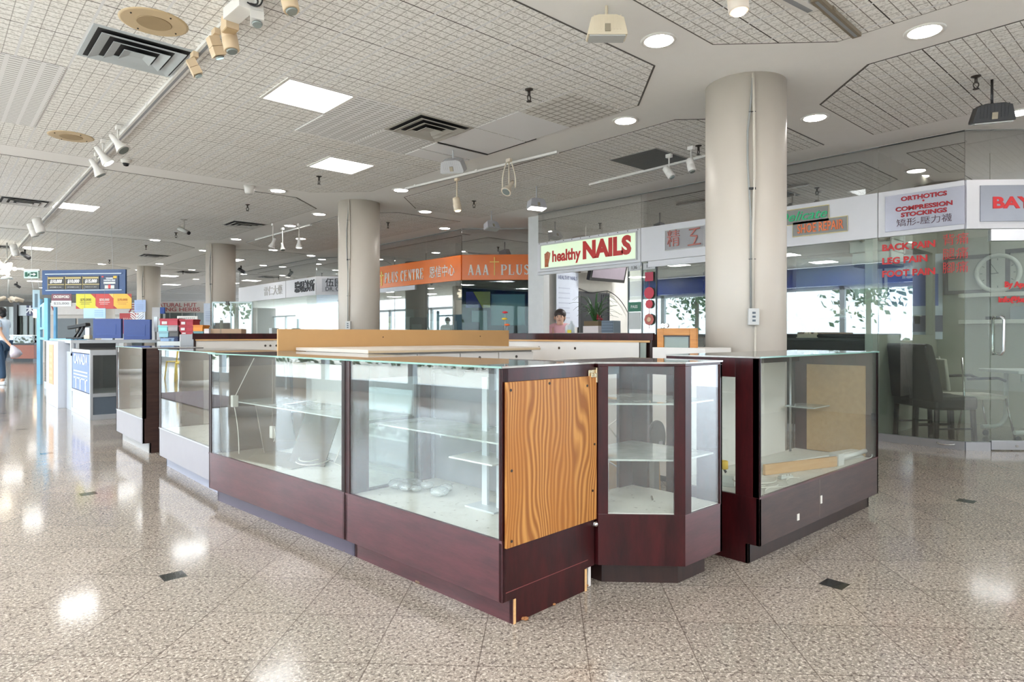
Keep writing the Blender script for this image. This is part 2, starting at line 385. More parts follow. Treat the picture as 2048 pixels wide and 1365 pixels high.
# ground outside the windows
tag(B('pavement', (-40, -30, -.25, gw-.3, 80, -.12), M(222, 218, 208, .8)), 'bright concrete pavement outside the windows', 'pavement')
r5 = random.Random(2)
def leafy(bm, n, f, sz):
    for k in range(n):
        c = Vector(f()); a = Vector((r5.gauss(0, 1), r5.gauss(0, 1), r5.gauss(0, 1))).normalized(); b = a.orthogonal().normalized()*sz*r5.uniform(.5, 1); c2 = a.cross(b)*.6
        bm.faces.new([bm.verts.new(c+b), bm.verts.new(c+c2), bm.verts.new(c-b), bm.verts.new(c-c2)])
hd = bmesh.new(); leafy(hd, 3200, lambda: (-14+r5.uniform(-.9, .9), -14+r5.uniform(0, 60), r5.uniform(-.1, .95)), .2)
hd = obj('hedge', hd, M(84, 112, 78, .8, var=.3)); tag(hd, 'green hedge outside beyond the pavement', 'hedge')
for k in range(5):
    t = thing('tree', ['nearest', 'second', 'third', 'fourth', 'furthest'][k]+' green tree outside beyond the pavement', 'tree', (-18, -7+9.3*k, -.12), 0, 'trees outside'); bm = bmesh.new(); leafy(bm, 700, lambda: (r5.gauss(0, .9), r5.gauss(0, .9), 3.9+r5.gauss(0, .8)), .2)
    obj('crown', bm, M(96, 128, 92, .8, var=.3), t); TB('trunk', [[(0, 0, 0), (0, 0, 3.4)]], .12, M(110, 96, 84, .8), t)
rm = B('door_mat', (-2.6, 10.4, 0, -.15, 14.2, .012), M(110, 98, 104, .95)); tag(rm, 'large mauve door mat near the outside windows', 'mat')
# ------------------------------------------------ display cases
def end_panel(t, x, th, D, mat, window=True, H=1.035, name='end_panel', kf=.06, kb=.06, deck=.34):
    # a side of the case: full height, notched for the toe kicks, with or without a glazed opening
    if not window:
        bm = bmesh.new()
        pts = [(0, .10), (kf, .10), (kf, 0), (D-kb, 0), (D-kb, .10), (D, .10), (D, H), (0, H)]
        prism(bm, pts, 0, th, Matrix(((0, 0, 1, x), (1, 0, 0, 0), (0, 1, 0, 0), (0, 0, 0, 1))))
        return obj(name, bm, mat, t, .002)
    bm = bmesh.new()
    pts = [(0, .10), (kf, .10), (kf, 0), (D-kb, 0), (D-kb, .10), (D, .10), (D, deck), (0, deck)]
    prism(bm, pts, 0, th, Matrix(((0, 0, 1, x), (1, 0, 0, 0), (0, 1, 0, 0), (0, 0, 0, 1))))
    box(bm, x, 0, deck, x+th, .13, H); box(bm, x, D-.13, deck, x+th, D, H); box(bm, x, .13, H-.10, x+th, D-.13, H)
    o = obj(name, bm, mat, t, .0015)
    B('end_glass', (x+th*.3, .13, deck, x+th*.6, D-.13, H-.10), M_GL, o)
    return o
def showcase(name, label, x, y, rot, L, D, mfront, mend, left='w', right='w', doors=None, shelf=True, front_posts=(.02, .02), H=1.035, group=None, toe=None, deck=.34, back=None):
    t = thing(name, label, 'showcase', (x, y, 0), rot, group)
    B('apron', (.0, 0, .10, L, .018, deck), mfront, t, .0015)
    B('toe_kick', (.0, .06, 0, L, .075, .10), toe or mfront, t)
    B('deck', (.02, .018, deck-.03, L-.02, D-.02, deck-.005), M_DECK, t)
    B('back_base', (.02, D-.02, .0, L-.02, D, deck-.005), M_WHT, t)
    if left: end_panel(t, 0, .02, D, mend, left == 'w', H-.008)
    if right: end_panel(t, L-.02, .02, D, mend, right == 'w', H-.008)
    for k, w_ in enumerate(front_posts):
        x0 = .0 if k == 0 else L-w_
        if w_: B('front_post', (x0, .0, deck, x0+w_, .035, H-.01), mend, t, .001)
    B('front_glass', (front_posts[0], .004, deck, L-front_posts[1], .010, H-.008), M_GL, t)
    B('front_sill', (.0, -.002, deck-.004, L, .014, deck+.006), M_ALU if mfront == M_PALE else M_SHEEN, t)
    g = B('top_glass', (-.002, -.004, H-.008, L+.002, D, H), M_GLT, t)
    BB('glass_edge', [(-.003, -.0065, H-.008, L+.003, -.004, H)], M_EDGE, g)
    if shelf:
        B('shelf', (.05, .14, .69, L-.05, D-.12, .697), M_SHELF, t)
        BB('shelf_standard', [(L*.5-.01, D-.06, deck, L*.5+.01, D-.045, H-.05), (.03, D-.06, deck, .045, D-.045, H-.05), (L-.045, D-.06, deck, L-.03, D-.045, H-.05)], M_ALU, t)
        BB('shelf_bracket', [(L*.5-.003, .16, .675, L*.5+.003, D-.05, .689), (.06, .16, .675, .066, D-.05, .689), (L-.066, .16, .675, L-.06, D-.05, .689)], M_ALU, t)
    BB('back_rail', [(.02, D-.03, H-.08, L-.02, D, H-.008)], mend, t)
    for (a, b, m_) in (doors or []):
        dd = B('sliding_door', (a, D-.035 if m_ != M_WHT else D-.022, deck, b, D-.025 if m_ != M_WHT else D-.012, H-.08), m_, t)
    return t
# front row, nearest first; local x runs towards the viewer, local y into the kiosk
case1 = showcase('display_case', 'nearest glass showcase with a plywood board screwed on its end', 1.612, 3.062, R(-86.2), 1.142, .60, M_SHEEN, M_RED,
                 left='w', right='s', doors=[(.02, .60, M_PALE), (.57, 1.12, M_WHT)], front_posts=(.04, .012), toe=M_SHEEN)
bm = bmesh.new(); box(bm, 1.143, .012, .315, 1.155, .602, .972)
ply = obj('plywood_board', bm, M_PINE, case1, .002); ply['label'] = 'orange pine plywood board'
# the pine grain shader reads local x across the board: rotate its data so the board's width is local x
ply.data.transform(Matrix.Rotation(R(90), 4, 'Z').inverted()); ply.rotation_euler = (0, 0, R(90))
bm = bmesh.new()
for y_, z_ in ((.035, .94), (.27, .955), (.53, .93), (.04, .62), (.585, .66), (.04, .34), (.57, .45)):
    lathe(bm, [(.006, 0), (.006, .003)], 8, Matrix.Translation((1.154, y_, z_)) @ Matrix.Rotation(R(90), 4, 'Y'))
obj('board_screw', bm, M(40, 28, 20, .5), ply)
ply.children[0].matrix_parent_inverse = Matrix.Rotation(R(90), 4, 'Z').inverted()
bm = bmesh.new(); box(bm, 1.143, .55, .955, 1.150, .598, 1.0); box(bm, 1.150, .558, .965, 1.159, .575, .985); box(bm, 1.150, .58, .965, 1.159, .598, .985)
box(bm, 1.132, .598, .94, 1.157, .611, 1.01)
h = obj('latch_plate', bm, M(200, 180, 150, .25, 1), case1, .002)
bm = bmesh.new(); box(bm, 1.143, .575, .285, 1.157, .602, .305); ball(bm, (1.159, .59, .293), .012); obj('lower_catch', bm, M_CHR, case1)
BB('worn_edge', [(1.1435, .062, .0, 1.146, .075, .10), (1.1435, .526, .0, 1.146, .54, .10)], M_LWOOD, case1)
bm = bmesh.new(); box(bm, 1.1425, .02, .135, 1.1435, .55, .138); obj('scratch', bm, M(120, 60, 60, .5), case1)
case2 = showcase('display_case', 'second glass showcase from the viewer, brown cardboard leaning inside', 1.465, 4.748, R(-85.0), 1.685, .60, M_SHEEN, M_DBRN,
                 left='w', right='w', doors=[(.36, 1.0, M_WHT), (.96, 1.66, M_PALE)], front_posts=(.035, .03), toe=M(84, 76, 90, .4))  # toe kick colour includes a bluish reflection
case3 = showcase('display_case', 'third glass showcase in the row, with a pale grey laminate base', 1.537, 6.335, R(-90), 1.52, .56, M_PALE, M_DBRN,
                 left='w', right='w', front_posts=(.05, .02), toe=M(150, 152, 166, .4), shelf=False)
case4 = showcase('display_case', 'fourth glass showcase in the row, pale base and dark brown end', 1.575, 8.25, R(-90), 1.165, .56, M_PALE, M_BRN,
                 left='w', right='s', front_posts=(.05, .02), toe=M(170, 168, 166, .4), shelf=False)
bm = bmesh.new(); box(bm, -.01, -.11, .12, .02, .11, 1.0)
t = thing('loose_board', 'narrow dark brown board leaning in the gap beside the third showcase', 'board', (1.87, 6.94, 0)); 
obj('board', bm, M_BRN, t, .002); B('board_foot', (-.01, -.10, 0, .015, .10, .12), M_DBRN, t); BB('board_hinge', [(-.02, -.12, .3, -.01, -.10, .36), (-.02, -.12, .85, -.01, -.10, .92)], M_CHR, t)
# corner case with a chamfered front
t = case5 = thing('corner_display_case', 'chamfered corner showcase with two glass shelves and dark red frame', 'showcase', (2.30, 1.67, 0))
fp = [(0, .28), (.28, 0), (.60, 0), (.60, .55), (0, .55)]   # footprint
kp = [(.06, .31), (.31, .06), (.54, .06), (.54, .49), (.06, .49)]
PR('toe_kick', kp, 0, .10, M_DBRN, t); H5 = 1.035
def inset(p, q_, th):       # wall slab between two footprint corners, on the inner side
    p, q_ = Vector(p), Vector(q_); d = (q_-p).normalized(); n = Vector((-d.y, d.x)); return [p, q_, q_+n*th, p+n*th]
def slab(name, p, q_, z0, z1, th, mat, parent, off=0):
    p, q_ = Vector(p), Vector(q_); d = (q_-p).normalized(); n = Vector((-d.y, d.x))*off
    return PR(name, [tuple(v) for v in inset(p+n, q_+n, th)], z0, z1, mat, parent, .001)
def lerp(p, q_, s): return (p[0]+(q_[0]-p[0])*s, p[1]+(q_[1]-p[1])*s)
for i in range(5):
    p, q_ = fp[i], fp[(i+1) % 5]; ln_ = math.dist(p, q_)
    a = slab('base_panel', p, q_, .10, .335, .018, M_RED if i in (0,) else M_SHEEN if i == 1 else M_RED, t)
    slab('frame_rail', p, q_, H5-.02 if i < 2 else H5-.085, H5-.008, .018, M_RED, t)
    m_ = .045/ln_ if i == 0 else .05/ln_
    if i == 0: slab('glass_panel', lerp(p, q_, m_), lerp(p, q_, 1-m_), .335, H5-.02, .005, M_GL, t, .006)
    elif i == 1: slab('glass_panel', lerp(p, q_, .09), lerp(p, q_, .97), .335, H5-.012, .005, M_GL, t, .006)
    elif i == 4: pass
for i, w_ in ((0, .045), (1, .05), (2, .012), (3, .11), (4, .09)):     # posts at each corner, a leaf on each wall
    for s, (p, q_) in enumerate(((fp[i], fp[(i+1) % 5]), (fp[i], fp[(i-1) % 5]))):
        ww = w_ if not (i == 2 and s == 0) else .13
        if i == 3: ww = .13 if s == 0 else .12
        if i == 4: ww = .12
        k = ww/math.dist(p, q_)
        if s == 0: slab('post', p, lerp(p, q_, k), .335, H5-.02, .02, M_RED, t)
        else: slab('post', lerp(p, q_, k), p, .335, H5-.02, .02, M_RED, t)
def shrink(e): 
    cx, cy_ = .34, .31; return [(cx+(p[0]-cx)*e, cy_+(p[1]-cy_)*e) for p in fp]
PR('deck', shrink(.96), .32, .338, M_DECK, t)
for z_ in (.575, .835):
    s = PR('shelf', shrink(.90), z_, z_+.008, M_SHELF, t); 
PR('top_glass', shrink(1.01), H5-.008, H5, M_GLT, t)
tag(B('screw_bolt', (-.03, -.004, 0, .03, .004, .009), M(120, 112, 100, .4), None, 0, Matrix.Translation((2.70, 1.94, .339)) @ Matrix.Rotation(.7, 4, 'Z')), 'small steel bolt lying in the corner showcase', 'bolt')
# right case
case6 = showcase('display_case', 'right-hand glass showcase with dark brown base, white lamp tubes lying inside', 3.095, 1.578, 0, 1.634, .55, M_BRN, M_RED,
                 left='w', right='w', shelf=False, doors=[(.14, .80, M_WHT), (.76, 1.41, M_WHT)], front_posts=(.012, .02), H=1.05, toe=M_DBRN)
BB('side_liner', [(1.60, .07, .34, 1.612, .46, .95)], M_PART, case6)
B('corner_shelf', (1.34, .30, .66, 1.60, .50, .668), M_SHELF, case6)
BB('putty_mark', [(.42, -.003, .15, .445, .001, .185), (.72, -.003, .19, .74, .001, .235)], M(220, 216, 208, .7), case6)
B('base_seam', (.71, -.001, .11, .713, .001, .33), M(120, 108, 100, .5), case6)
TB('wiring', [bez((1.46, .50, .97), (1.42, .48, .65), (1.48, .50, .36), 12), bez((1.45, .50, .97), (1.5, .49, .7), (1.45, .50, .36), 12)], .005, M(70, 62, 56, .5), case6)
TB('door_track', [[(1.43, .50, .34), (1.43, .50, 1.0)]], .008, M_ALU, case6)
# contents of the right case
def inside(x, y): return (3.095+x, 1.578+y)
def between(p0, p1, z):
    a, b = Vector(at(*p0, z)), Vector(at(*p1, z)); d = b-a; m = (a+b)/2; return m, d.length, math.atan2(d.y, d.x)
m, L_, an = between((1528, 940), (1722, 908), .345)
t = thing('lamp_fixture', 'white fluorescent lamp fixture lying along the back of the right showcase', 'lamp', (m.x, m.y, .336), an)
bm = bmesh.new(); prism(bm, [(-.045, 0), (.045, 0), (.03, .045), (-.03, .045)], -L_/2, L_/2, Matrix(((0, 0, 1, 0), (1, 0, 0, 0), (0, 1, 0, 0), (0, 0, 0, 1))))
obj('channel', bm, M(226, 224, 216, .4), t, .002); BB('channel_lip', [(-L_/2, -.05, 0, L_/2, -.045, .012)], M(206, 204, 198, .4), t)
m, L_, an = between((1672, 931), (1738, 912), .336)
t2 = thing('lamp_fixture', 'white tube lamp with square end block beside the wooden strip', 'lamp', (m.x, m.y, .336), an); h_ = L_/2
TB('tube', [[(-h_, 0, .04), (h_, 0, .04)]], .016, M(236, 236, 232, .25), t2, 12)
BB('end_block', [(-h_-.03, -.03, .0, -h_+.05, .03, .075), (h_-.03, -.015, .0, h_-.01, .015, .05)], M(222, 222, 216, .4), t2, .003)
TB('tube_cap', [[(h_, 0, .04), (h_+.015, 0, .04)]], .017, M_ALU, t2, 12)
TB('flex', [bez((h_-.03, -.02, .04), (h_-.07, -.07, .0), (h_-.19, -.05, .01))], .003, M(222, 222, 216, .4), t2)
m, L_, an = between((1528, 951), (1672, 933), .336)
t = B('wooden_strip', (-L_/2, -.010, 0, L_/2, .010, .062), M_LWOOD, None, .002); t.location = (m.x, m.y, .336); t.rotation_euler = (0, 0, an); tag(t, 'pale wooden strip lying in the right showcase', 'wood strip')
t = thing('ballast_box', 'white metal ballast box with a round knockout in the right showcase', 'ballast box', (*inside(.20, .26), .336), R(12))
B('case', (-.07, -.035, 0, .07, .035, .062), M(218, 218, 210, .45), t, .004); LT('knockout', [(.012, 0), (.012, .003)], M(60, 60, 60), t, (-.04, -.035, .036), 12, (R(90), 0, 0))
t = thing('tape_roll', 'small yellow roll standing on end beside the ballast box', 'tape', (*inside(.235, .33), .336))
LT('roll', [(.018, .07), (.024, .072), (.024, .115), (.016, .118)], M(228, 186, 60, .5), t, seg=16); TB('holder', [bez((0, 0, .075), (.01, -.02, .03), (.04, -.03, .004))], .007, M(110, 110, 112, .3, .8), t)
t = thing('power_strip', 'clear plastic connector strip lying on the right showcase deck', 'connector', (*at(1571, 958, .337), .337), R(-15))
B('body', (-.05, -.014, 0, .05, .014, .018), M(206, 206, 198, .2), t, .004); BB('terminal', [(-.04+.022*k, -.009, .018, -.028+.022*k, .009, .026) for k in range(4)], M(226, 224, 214, .3), t)
ws = []
for k in range(5):
    a0 = random.uniform(.05, .3); ws.append([( .03+a0+.26*u, .05+.09*k/2+.03*math.sin(u*5+k), .340+.004*k) for u in [i/10 for i in range(11)]])
ws.append(bez((.58, .06, .35), (.50, .12, .36), (.42, .05, .342), 12)); ws.append(bez((.10, .2, .39), (.05, .1, .36), (.30, .12, .34), 12))
o = TB('loose_cable', ws, .0035, M(226, 222, 210, .4), None, 6); o.location = (3.095, 1.578, 0); tag(o, 'tangle of thin white wires on the right showcase deck', 'cable')
t = thing('wall_outlet', 'beige double power outlet standing at the back of the right showcase', 'outlet', (*inside(.10, .49), .345))
B('plate', (-.035, -.012, 0, .035, 0, .12), M(214, 204, 176, .5), t, .002); BB('socket', [(-.014, -.015, .02, .014, -.012, .05), (-.014, -.015, .07, .014, -.012, .10)], M(150, 138, 112, .5), t)
# contents of case 2 (local frame of case 2)
def loc2(case, x, y, z=0):
    a = case.rotation_euler[2]; return (case.location.x+x*math.cos(a)-y*math.sin(a), case.location.y+x*math.sin(a)+y*math.cos(a), z)
c2r = case2.rotation_euler[2]
M_HARD = M(104, 90, 79, .6, var=.12)
t = B('cardboard_sheet', (-.006, -.25, 0, .006, .27, .60), M_HARD); t.location = loc2(case2, .075, .31, .338); t.rotation_euler = (0, R(-5), c2r); tag(t, 'large grey-brown hardboard sheet leaning on the far end of the second showcase', 'board')
t = B('cardboard_sheet', (-.004, -.14, 0, .004, .14, .34), M(128, 116, 104, .6)); t.location = loc2(case2, .25, .40, .338); t.rotation_euler = (0, R(-16), c2r+.2); tag(t, 'smaller brown sheet leaning before the large one in the second showcase', 'board')
t = B('cardboard_sheet', (-.42, -.16, 0, .42, .16, .006), M(136, 124, 108, .6)); t.location = loc2(case2, .48, .22, .337); t.rotation_euler = (0, 0, c2r+R(8)); tag(t, 'hardboard piece lying flat in the second showcase', 'board')
t = B('cardboard_strip', (-.12, -.004, 0, .12, .004, .36), M(100, 88, 78, .6)); t.location = loc2(case2, .88, .24, .340); t.rotation_euler = (R(-20), R(10), c2r+R(30)); tag(t, 'narrow pale strip leaning under the shelf of the second showcase', 'board')
t = thing('power_bar', 'hanging white power outlet on its cord in the second showcase', 'outlet', loc2(case2, .48, .22, .50), c2r)
B('socket', (-.02, -.012, -.03, .02, .012, .05), M(214, 210, 202, .4), t, .003); TB('cord', [bez((0, 0, .05), (.01, 0, .3), (0, 0, .49), 10)], .004, M(110, 96, 84), t); TB('loop_cord', [bez((.02, 0, .04), (.06, 0, 0), (.02, 0, -.05), 8)], .003, M(214, 210, 202), t)
t = thing('power_bar', 'white outlet box on the left inside of the second showcase', 'outlet', loc2(case2, .13, .12, .70), c2r)
B('socket', (-.015, -.02, -.04, .02, .02, .04), M(222, 218, 208, .4), t, .003); TB('cord', [bez((0, 0, -.04), (.03, .02, -.2), (.07, 0, -.36), 10), bez((.02, 0, .04), (.05, .04, .15), (.17, .06, .30), 10)], .003, M(222, 218, 208), t)
o = TB('loose_cable', [[(.30*math.cos(u*.35)*(1-.04*u), .10*math.sin(u*.35), .002+.0012*u) for u in range(40)], bez((.05, .1, .0), (.2, .16, .3), (.12, .2, .5), 14)], .003, M(222, 216, 200), None, 6)
o.location = loc2(case2, .92, .28, .342); o.rotation_euler = (0, 0, c2r); tag(o, 'coiled white cord on the deck of the second showcase', 'cable')
t = B('clear_panel', (-.25, -.003, 0, .25, .003, .5), M_GL); t.location = loc2(case2, 1.35, .46, .338); t.rotation_euler = (R(-6), 0, c2r); tag(t, 'glass sheet standing at the back of the second showcase', 'glass sheet')
t = B('paper_roll', (-.16, -.05, 0, .16, .05, .004), M(232, 230, 224, .6)); t.location = loc2(case2, .62, .31, .705); t.rotation_euler = (0, R(-9), c2r+.1); tag(t, 'white paper sheet on the shelf of the second showcase', 'paper')
# contents of case 1
c1r = case1.rotation_euler[2]
t = thing('display_stand', 'white T-shaped display stand in the nearest showcase', 'display stand', loc2(case1, .72, .32, .336), c1r)
B('plate', (-.15, -.11, .235, .15, .11, .243), M(236, 236, 234, .3), t, .003)
BB('upright', [(-.055, .02, .0, -.02, .035, .62), (.045, .02, .0, .075, .035, .62)], M(206, 210, 212, .3), t)
B('foot', (-.10, -.05, 0, .10, .08, .008), M(206, 210, 212, .3), t)
bm = bmesh.new()
for k in range(14):
    x_, y_ = random.uniform(-.17, .17), random.uniform(-.07, .07)
    ball(bm, (x_, y_, .022), random.uniform(.03, .055), 7, .5)
o = obj('plastic_bag', bm, glass('crumpled_plastic', (.9, .93, .92), .16, .35, (.85, .86, .86), .15)); o.location = loc2(case1, .20, .33, .338); o.rotation_euler = (0, 0, c1r+.3); tag(o, 'crumpled clear plastic bag in the nearest showcase', 'plastic bag')
o = textl('3 N Y', .06, M(150, 70, 74), (0, 0, 0), (1, 0, 0), o, ext=.001, name='printed_letters', up=(0, -.2, 1)) if False else o
t = thing('clamp_lamp', 'short dark clamp lamp under the top glass of the nearest showcase', 'lamp', loc2(case1, .46, .30, .99), c1r)
TB('shade', [[(-.09, 0, 0), (.10, 0, -.01)]], .026, M(38, 40, 50, .35), t, 14); TB('stem', [[(.08, 0, 0), (.16, .05, .02)]], .006, M_GREY, t)
# debris under the nearest case
for i, (px, py) in enumerate([(1000, 1228), (1040, 1239), (1098, 1208), (1168, 1176), (690, 1101), (838, 1163), (448, 999)]):
    x_, y_ = at(px, py, 0); bm = bmesh.new()
    for k in range(7): ball(bm, (random.uniform(-.03, .03), random.uniform(-.012, .012), .006), random.uniform(.005, .014), 6, .6)
    o = obj('splinter', bm, M(150, 100, 60, .8) if i < 4 else M(110, 88, 68, .8)); o.location = (x_, y_, 0); o.rotation_euler = (0, 0, random.uniform(0, 3))
    tag(o, ['pile of brown splinters at the left foot of the plywood-ended case', 'orange chips at the near corner of the plywood-ended case', 'brown chip midway under the plywood end panel', 'brown chip at the rear foot of the plywood end panel',
            'brown lint where the two nearest plum-sheened cases meet', 'small brown chip under the front of the nearest plum-sheened case', 'grey lint under the far end of the second case'][i], 'debris')
# ------------------------------------------------ inner furniture of the kiosk
t = thing('drawer_counter', 'white inner counter with drawers behind the nearest showcases', 'counter', (2.20, 3.86, 0))
CL = xat(1082, 3.8)-2.20; B('carcass', (0, .01, .08, CL-.04, .95, .985), M_WHT, t); B('plinth', (.03, .05, 0, CL-.07, .90, .08), M(120, 116, 110), t)
top = B('counter_top', (-.03, -.05, 1.035, CL, 1.07, 1.060), M(214, 202, 188, .5), t, .002); B('edge_band', (-.03, -.054, 1.038, CL, -.05, 1.052), M(206, 184, 150, .5), top)
for k in range(4):
    d_ = B('drawer', (.01+CL/4.1*k, -.008, .82, CL/4.1*(k+1), .01, 1.022), M_WHT, t, .002); LT('drawer_lock', [(.011, 0), (.011, .006)], M(90, 86, 80, .3, .6), d_, (CL/8.2+CL/4.1*k, -.007, .985), 12, (R(90), 0, 0))
B('upper_side', (0, .01, .985, CL-.04, .95, 1.035), M_WHT, t)
o = thing('backboard', 'long tan board standing on edge behind the white counter', 'board', (2.03, 4.94, 0))
B('board', (0, 0, .0, xat(1018, 4.94)-2.03, .02, 1.205), M_TAN, o, .003)
bm = bmesh.new()
for x_, z_ in ((.93, 1.14), (2.02, 1.145)): lathe(bm, [(.006, 0), (.006, .003)], 8, Matrix.Translation((x_, 0, z_)) @ Matrix.Rotation(R(90), 4, 'X'))
obj('screw_head', bm, M(90, 60, 40), o)
def back_cabinet(x, y, rot, L, D, label, holes, splits, H=1.175):
    t = thing('tall_cabinet', label, 'cabinet', (x, y, 0), rot)
    B('carcass', (0, .03, .06, L, D, H-.01), M_DBRN, t, .002); B('plinth', (.02, .06, 0, L-.02, D-.05, .06), M_BLK, t)
    B('top_rail', (-.01, 0, H-.065, L+.01, .03, H), M_RED, t, .002); B('track_strip', (.01, .0, H-.082, L-.01, .03, H-.065), M_LWOOD, t)
    for i, (a, b) in enumerate(splits):
        yy = .006 if i % 2 else .016
        d_ = B('sliding_door', (a, yy, .10, b, yy+.010, H-.082), M_WHT, t)
        for hx, hz in holes:
            if a < hx < b and not (i % 2 == 0 and len(splits) > i+1 and hx > splits[i+1][0]): LT('finger_hole', [(.013, 0), (.013, .003)], M(84, 78, 72, .3, .5), d_, (hx, yy, hz), 14, (R(90), 0, 0))
    B('side_post', (0, 0, .06, .02, .03, H-.065), M_DBRN, t); B('side_post', (L-.02, 0, .06, L, .03, H-.065), M_DBRN, t)
    return t
# rear row: local x towards the viewer, we look at its back (-X side)
cabR = back_cabinet(4.62, 5.26, R(-90), 1.94, .55, 'cabinet with dark red rail and white sliding doors, right of the tan board', [(.55, 1.03), (.83, 1.03), (1.05, 1.03), (1.45, .85)], [(.03, .95), (.90, 1.80)])
cabL = back_cabinet(xat(387, 7.66), 7.66, 0, 1.5, .5, 'cabinet with dark brown rail and white doors, left of the tan board', [(.80, 1.03), (.86, 1.03), (.93, 1.03), (1.02, 1.03), (1.10, 1.03)], [(.03, .95), (.9, 1.45)])
B('gap_strip', (1.82, -.004, .06, 1.88, .004, 1.09), M(150, 160, 150, .3), cabR)
lcy = yat(1305, 4.31); lcl = lcy-yat(1410, 4.31); sfy = yat(1314, 4.35); sfl = sfy-yat(1392, 4.35)
t = thing('low_cabinet', 'white low cabinet with an orange wood frame on it, beside the column', 'cabinet', (4.31, lcy, 0), R(-90))
B('carcass', (0, 0, .05, lcl, .38, 1.06), M_WHT, t, .002); B('plinth', (.02, .03, 0, lcl-.02, .36, .05), M_BLK, t)
t = thing('window_sash', 'orange wooden sash with grey glass standing on the white low cabinet', 'sash', (4.35, sfy, 1.060), R(-90))
BB('frame_bars', [(0, 0, 0, .06, .03, .15), (sfl-.055, 0, 0, sfl, .03, .15), (.06, 0, .095, sfl-.055, .03, .15)], wood('orange_wood', srgb(206, 142, 66), srgb(180, 112, 44)), t, .003)
BB('dark_edge', [(.06, -.002, .085, sfl-.055, .0, .095), (sfl-.065, -.002, 0, sfl-.055, .0, .09)], M_DBRN, t); B('glass_pane', (.06, .012, 0, sfl-.055, .018, .095), M(138, 150, 142, .2), t)
bm = bmesh.new()
for k in range(2): lathe(bm, [(.018, 0), (.02, .01), (.018, .02)], 14, Matrix.Translation((.06+.28*k*0+.03*k, .02, .19)) @ Matrix.Rotation(R(90), 4, 'X'))
o = obj('metal_ring', bm, M_CHR); o.location = (4.34, sfy, 1.042); o.rotation_euler = (0, 0, R(-90)); tag(o, 'small metal rings on top of the orange frame', 'rings')
# lower clutter behind the corner case
t = thing('wire_rack', 'white folding wire rack behind the corner showcase', 'wire rack', (*W(3.55, 2.95), 0))
TB('wires', [[(.0, 0, .3), (.15, .02, .42)], [(.15, .02, .42), (.0, .0, .54)], [(.0, .0, .54), (.22, 0, .62)], [(.1, 0, .1), (.1, 0, .62)], [(.0, 0, .3), (.2, .0, .2)]]+[bez((.16+.02*k, 0, .45), (.22+.02*k, 0, .66), (.28+.02*k, 0, .45)) for k in range(4)], .005, M(220, 216, 208, .4), t)
TB('legs', [[(0, 0, 0), (0, 0, .3)], [(.28, 0, 0), (.28, 0, .45)], [(.1, 0, 0), (.1, 0, .1)]], .006, M(220, 216, 208, .4), t)
t = thing('round_disc', 'black round disc leaning behind the corner showcase', 'disc', (*W(3.95, 2.86), 0))
bm = bmesh.new(); lathe(bm, [(.13, 0), (.135, .012), (.13, .03)], 28, Matrix.Translation((0, 0, .42)) @ Matrix.Rotation(R(90), 4, 'X') @ Matrix.Rotation(.2, 4, 'Y')); obj('disc', bm, M_BLK, t)
B('stand', (-.03, -.02, 0, .03, .02, .32), M_GREY, t); B('paper_label', (-.01, -.05, .36, .03, -.045, .41), M(214, 210, 220), t)
t = B('fibre_board', (0, 0, 0, .75, .012, .36), M_PART); t.location = (*W(3.45, 3.05), 0); t.rotation_euler = (R(-4), 0, -.1); tag(t, 'tan board leaning low behind the corner showcase', 'board')
t = thing('folding_chair', 'dark curved arm rest of a chair behind the corner showcase', 'chair', (*W(2.95, 3.05), 0))
TB('arm', [bez((-.22, -.05, .86), (0, 0, .88), (.1, .02, .90), 8)], .022, M(70, 52, 52, .4), t); TB('leg', [[(-.02, 0, 0), (-.02, 0, .87)]], .018, M(70, 60, 62, .4), t)
B('seat', (-.4, .0, .44, .0, .40, .49), M(60, 46, 48), t, .02); TB('leg', [[(-.36, .38, 0), (-.36, .38, .46)]], .016, M(70, 60, 62, .4), t); TB('leg', [[(-.02, .38, 0), (-.02, .38, .46)]], .016, M(70, 60, 62, .4), t); TB('leg', [[(-.38, .02, 0), (-.38, .02, .46)]], .016, M(70, 60, 62, .4), t)
# ------------------------------------------------ ceiling fittings
M_LAMP = EM(255, 253, 250, 5.0); M_DOWN = EM(255, 248, 242, 14.0); M_WPL = M(232, 230, 226, .4)
M_TANP = M(206, 184, 148, .5); M_DARKV = M(34, 34, 36, .7)
first = None
for (x, y, lab) in [(2.15, 5.03, 'square lit ceiling panel nearest the viewer, left of the middle vent'), (3.45, 6.93, 'square lit ceiling panel above the middle of the row'), (1.50, 12.09, 'lit ceiling panel beside the long left track'),
                    (1.70, 18.7, 'lit ceiling panel far left above the green exit sign'), (5.9, 18.0, 'lit ceiling panel between the two far columns'), (6.0, 24.5, 'lit ceiling panel far down the mall'), (1.7, 24.9, 'far lit ceiling panel'), (8.7, 26.3, 'far lit ceiling panel'), (2.9, 30.3, 'far lit ceiling panel'), (7.2, 28.7, 'far lit ceiling panel')]:
    if not first:
        t = first = thing('ceiling_light_panel', lab, 'ceiling light', (x, y, CZ), 0, 'square lit ceiling panels')
        B('diffuser', (.025, .025, -.012, .585, .575, -.007), M_LAMP, t)
        BB('trim_frame', [(0, 0, -.016, .025, .60, 0), (.585, 0, -.016, .61, .60, 0), (.025, 0, -.016, .585, .025, 0), (.025, .575, -.016, .585, .60, 0)], M_WPL, t)
    else:
        t = dup(first, (x, y, CZ), 0, lab, 'square lit ceiling panels')
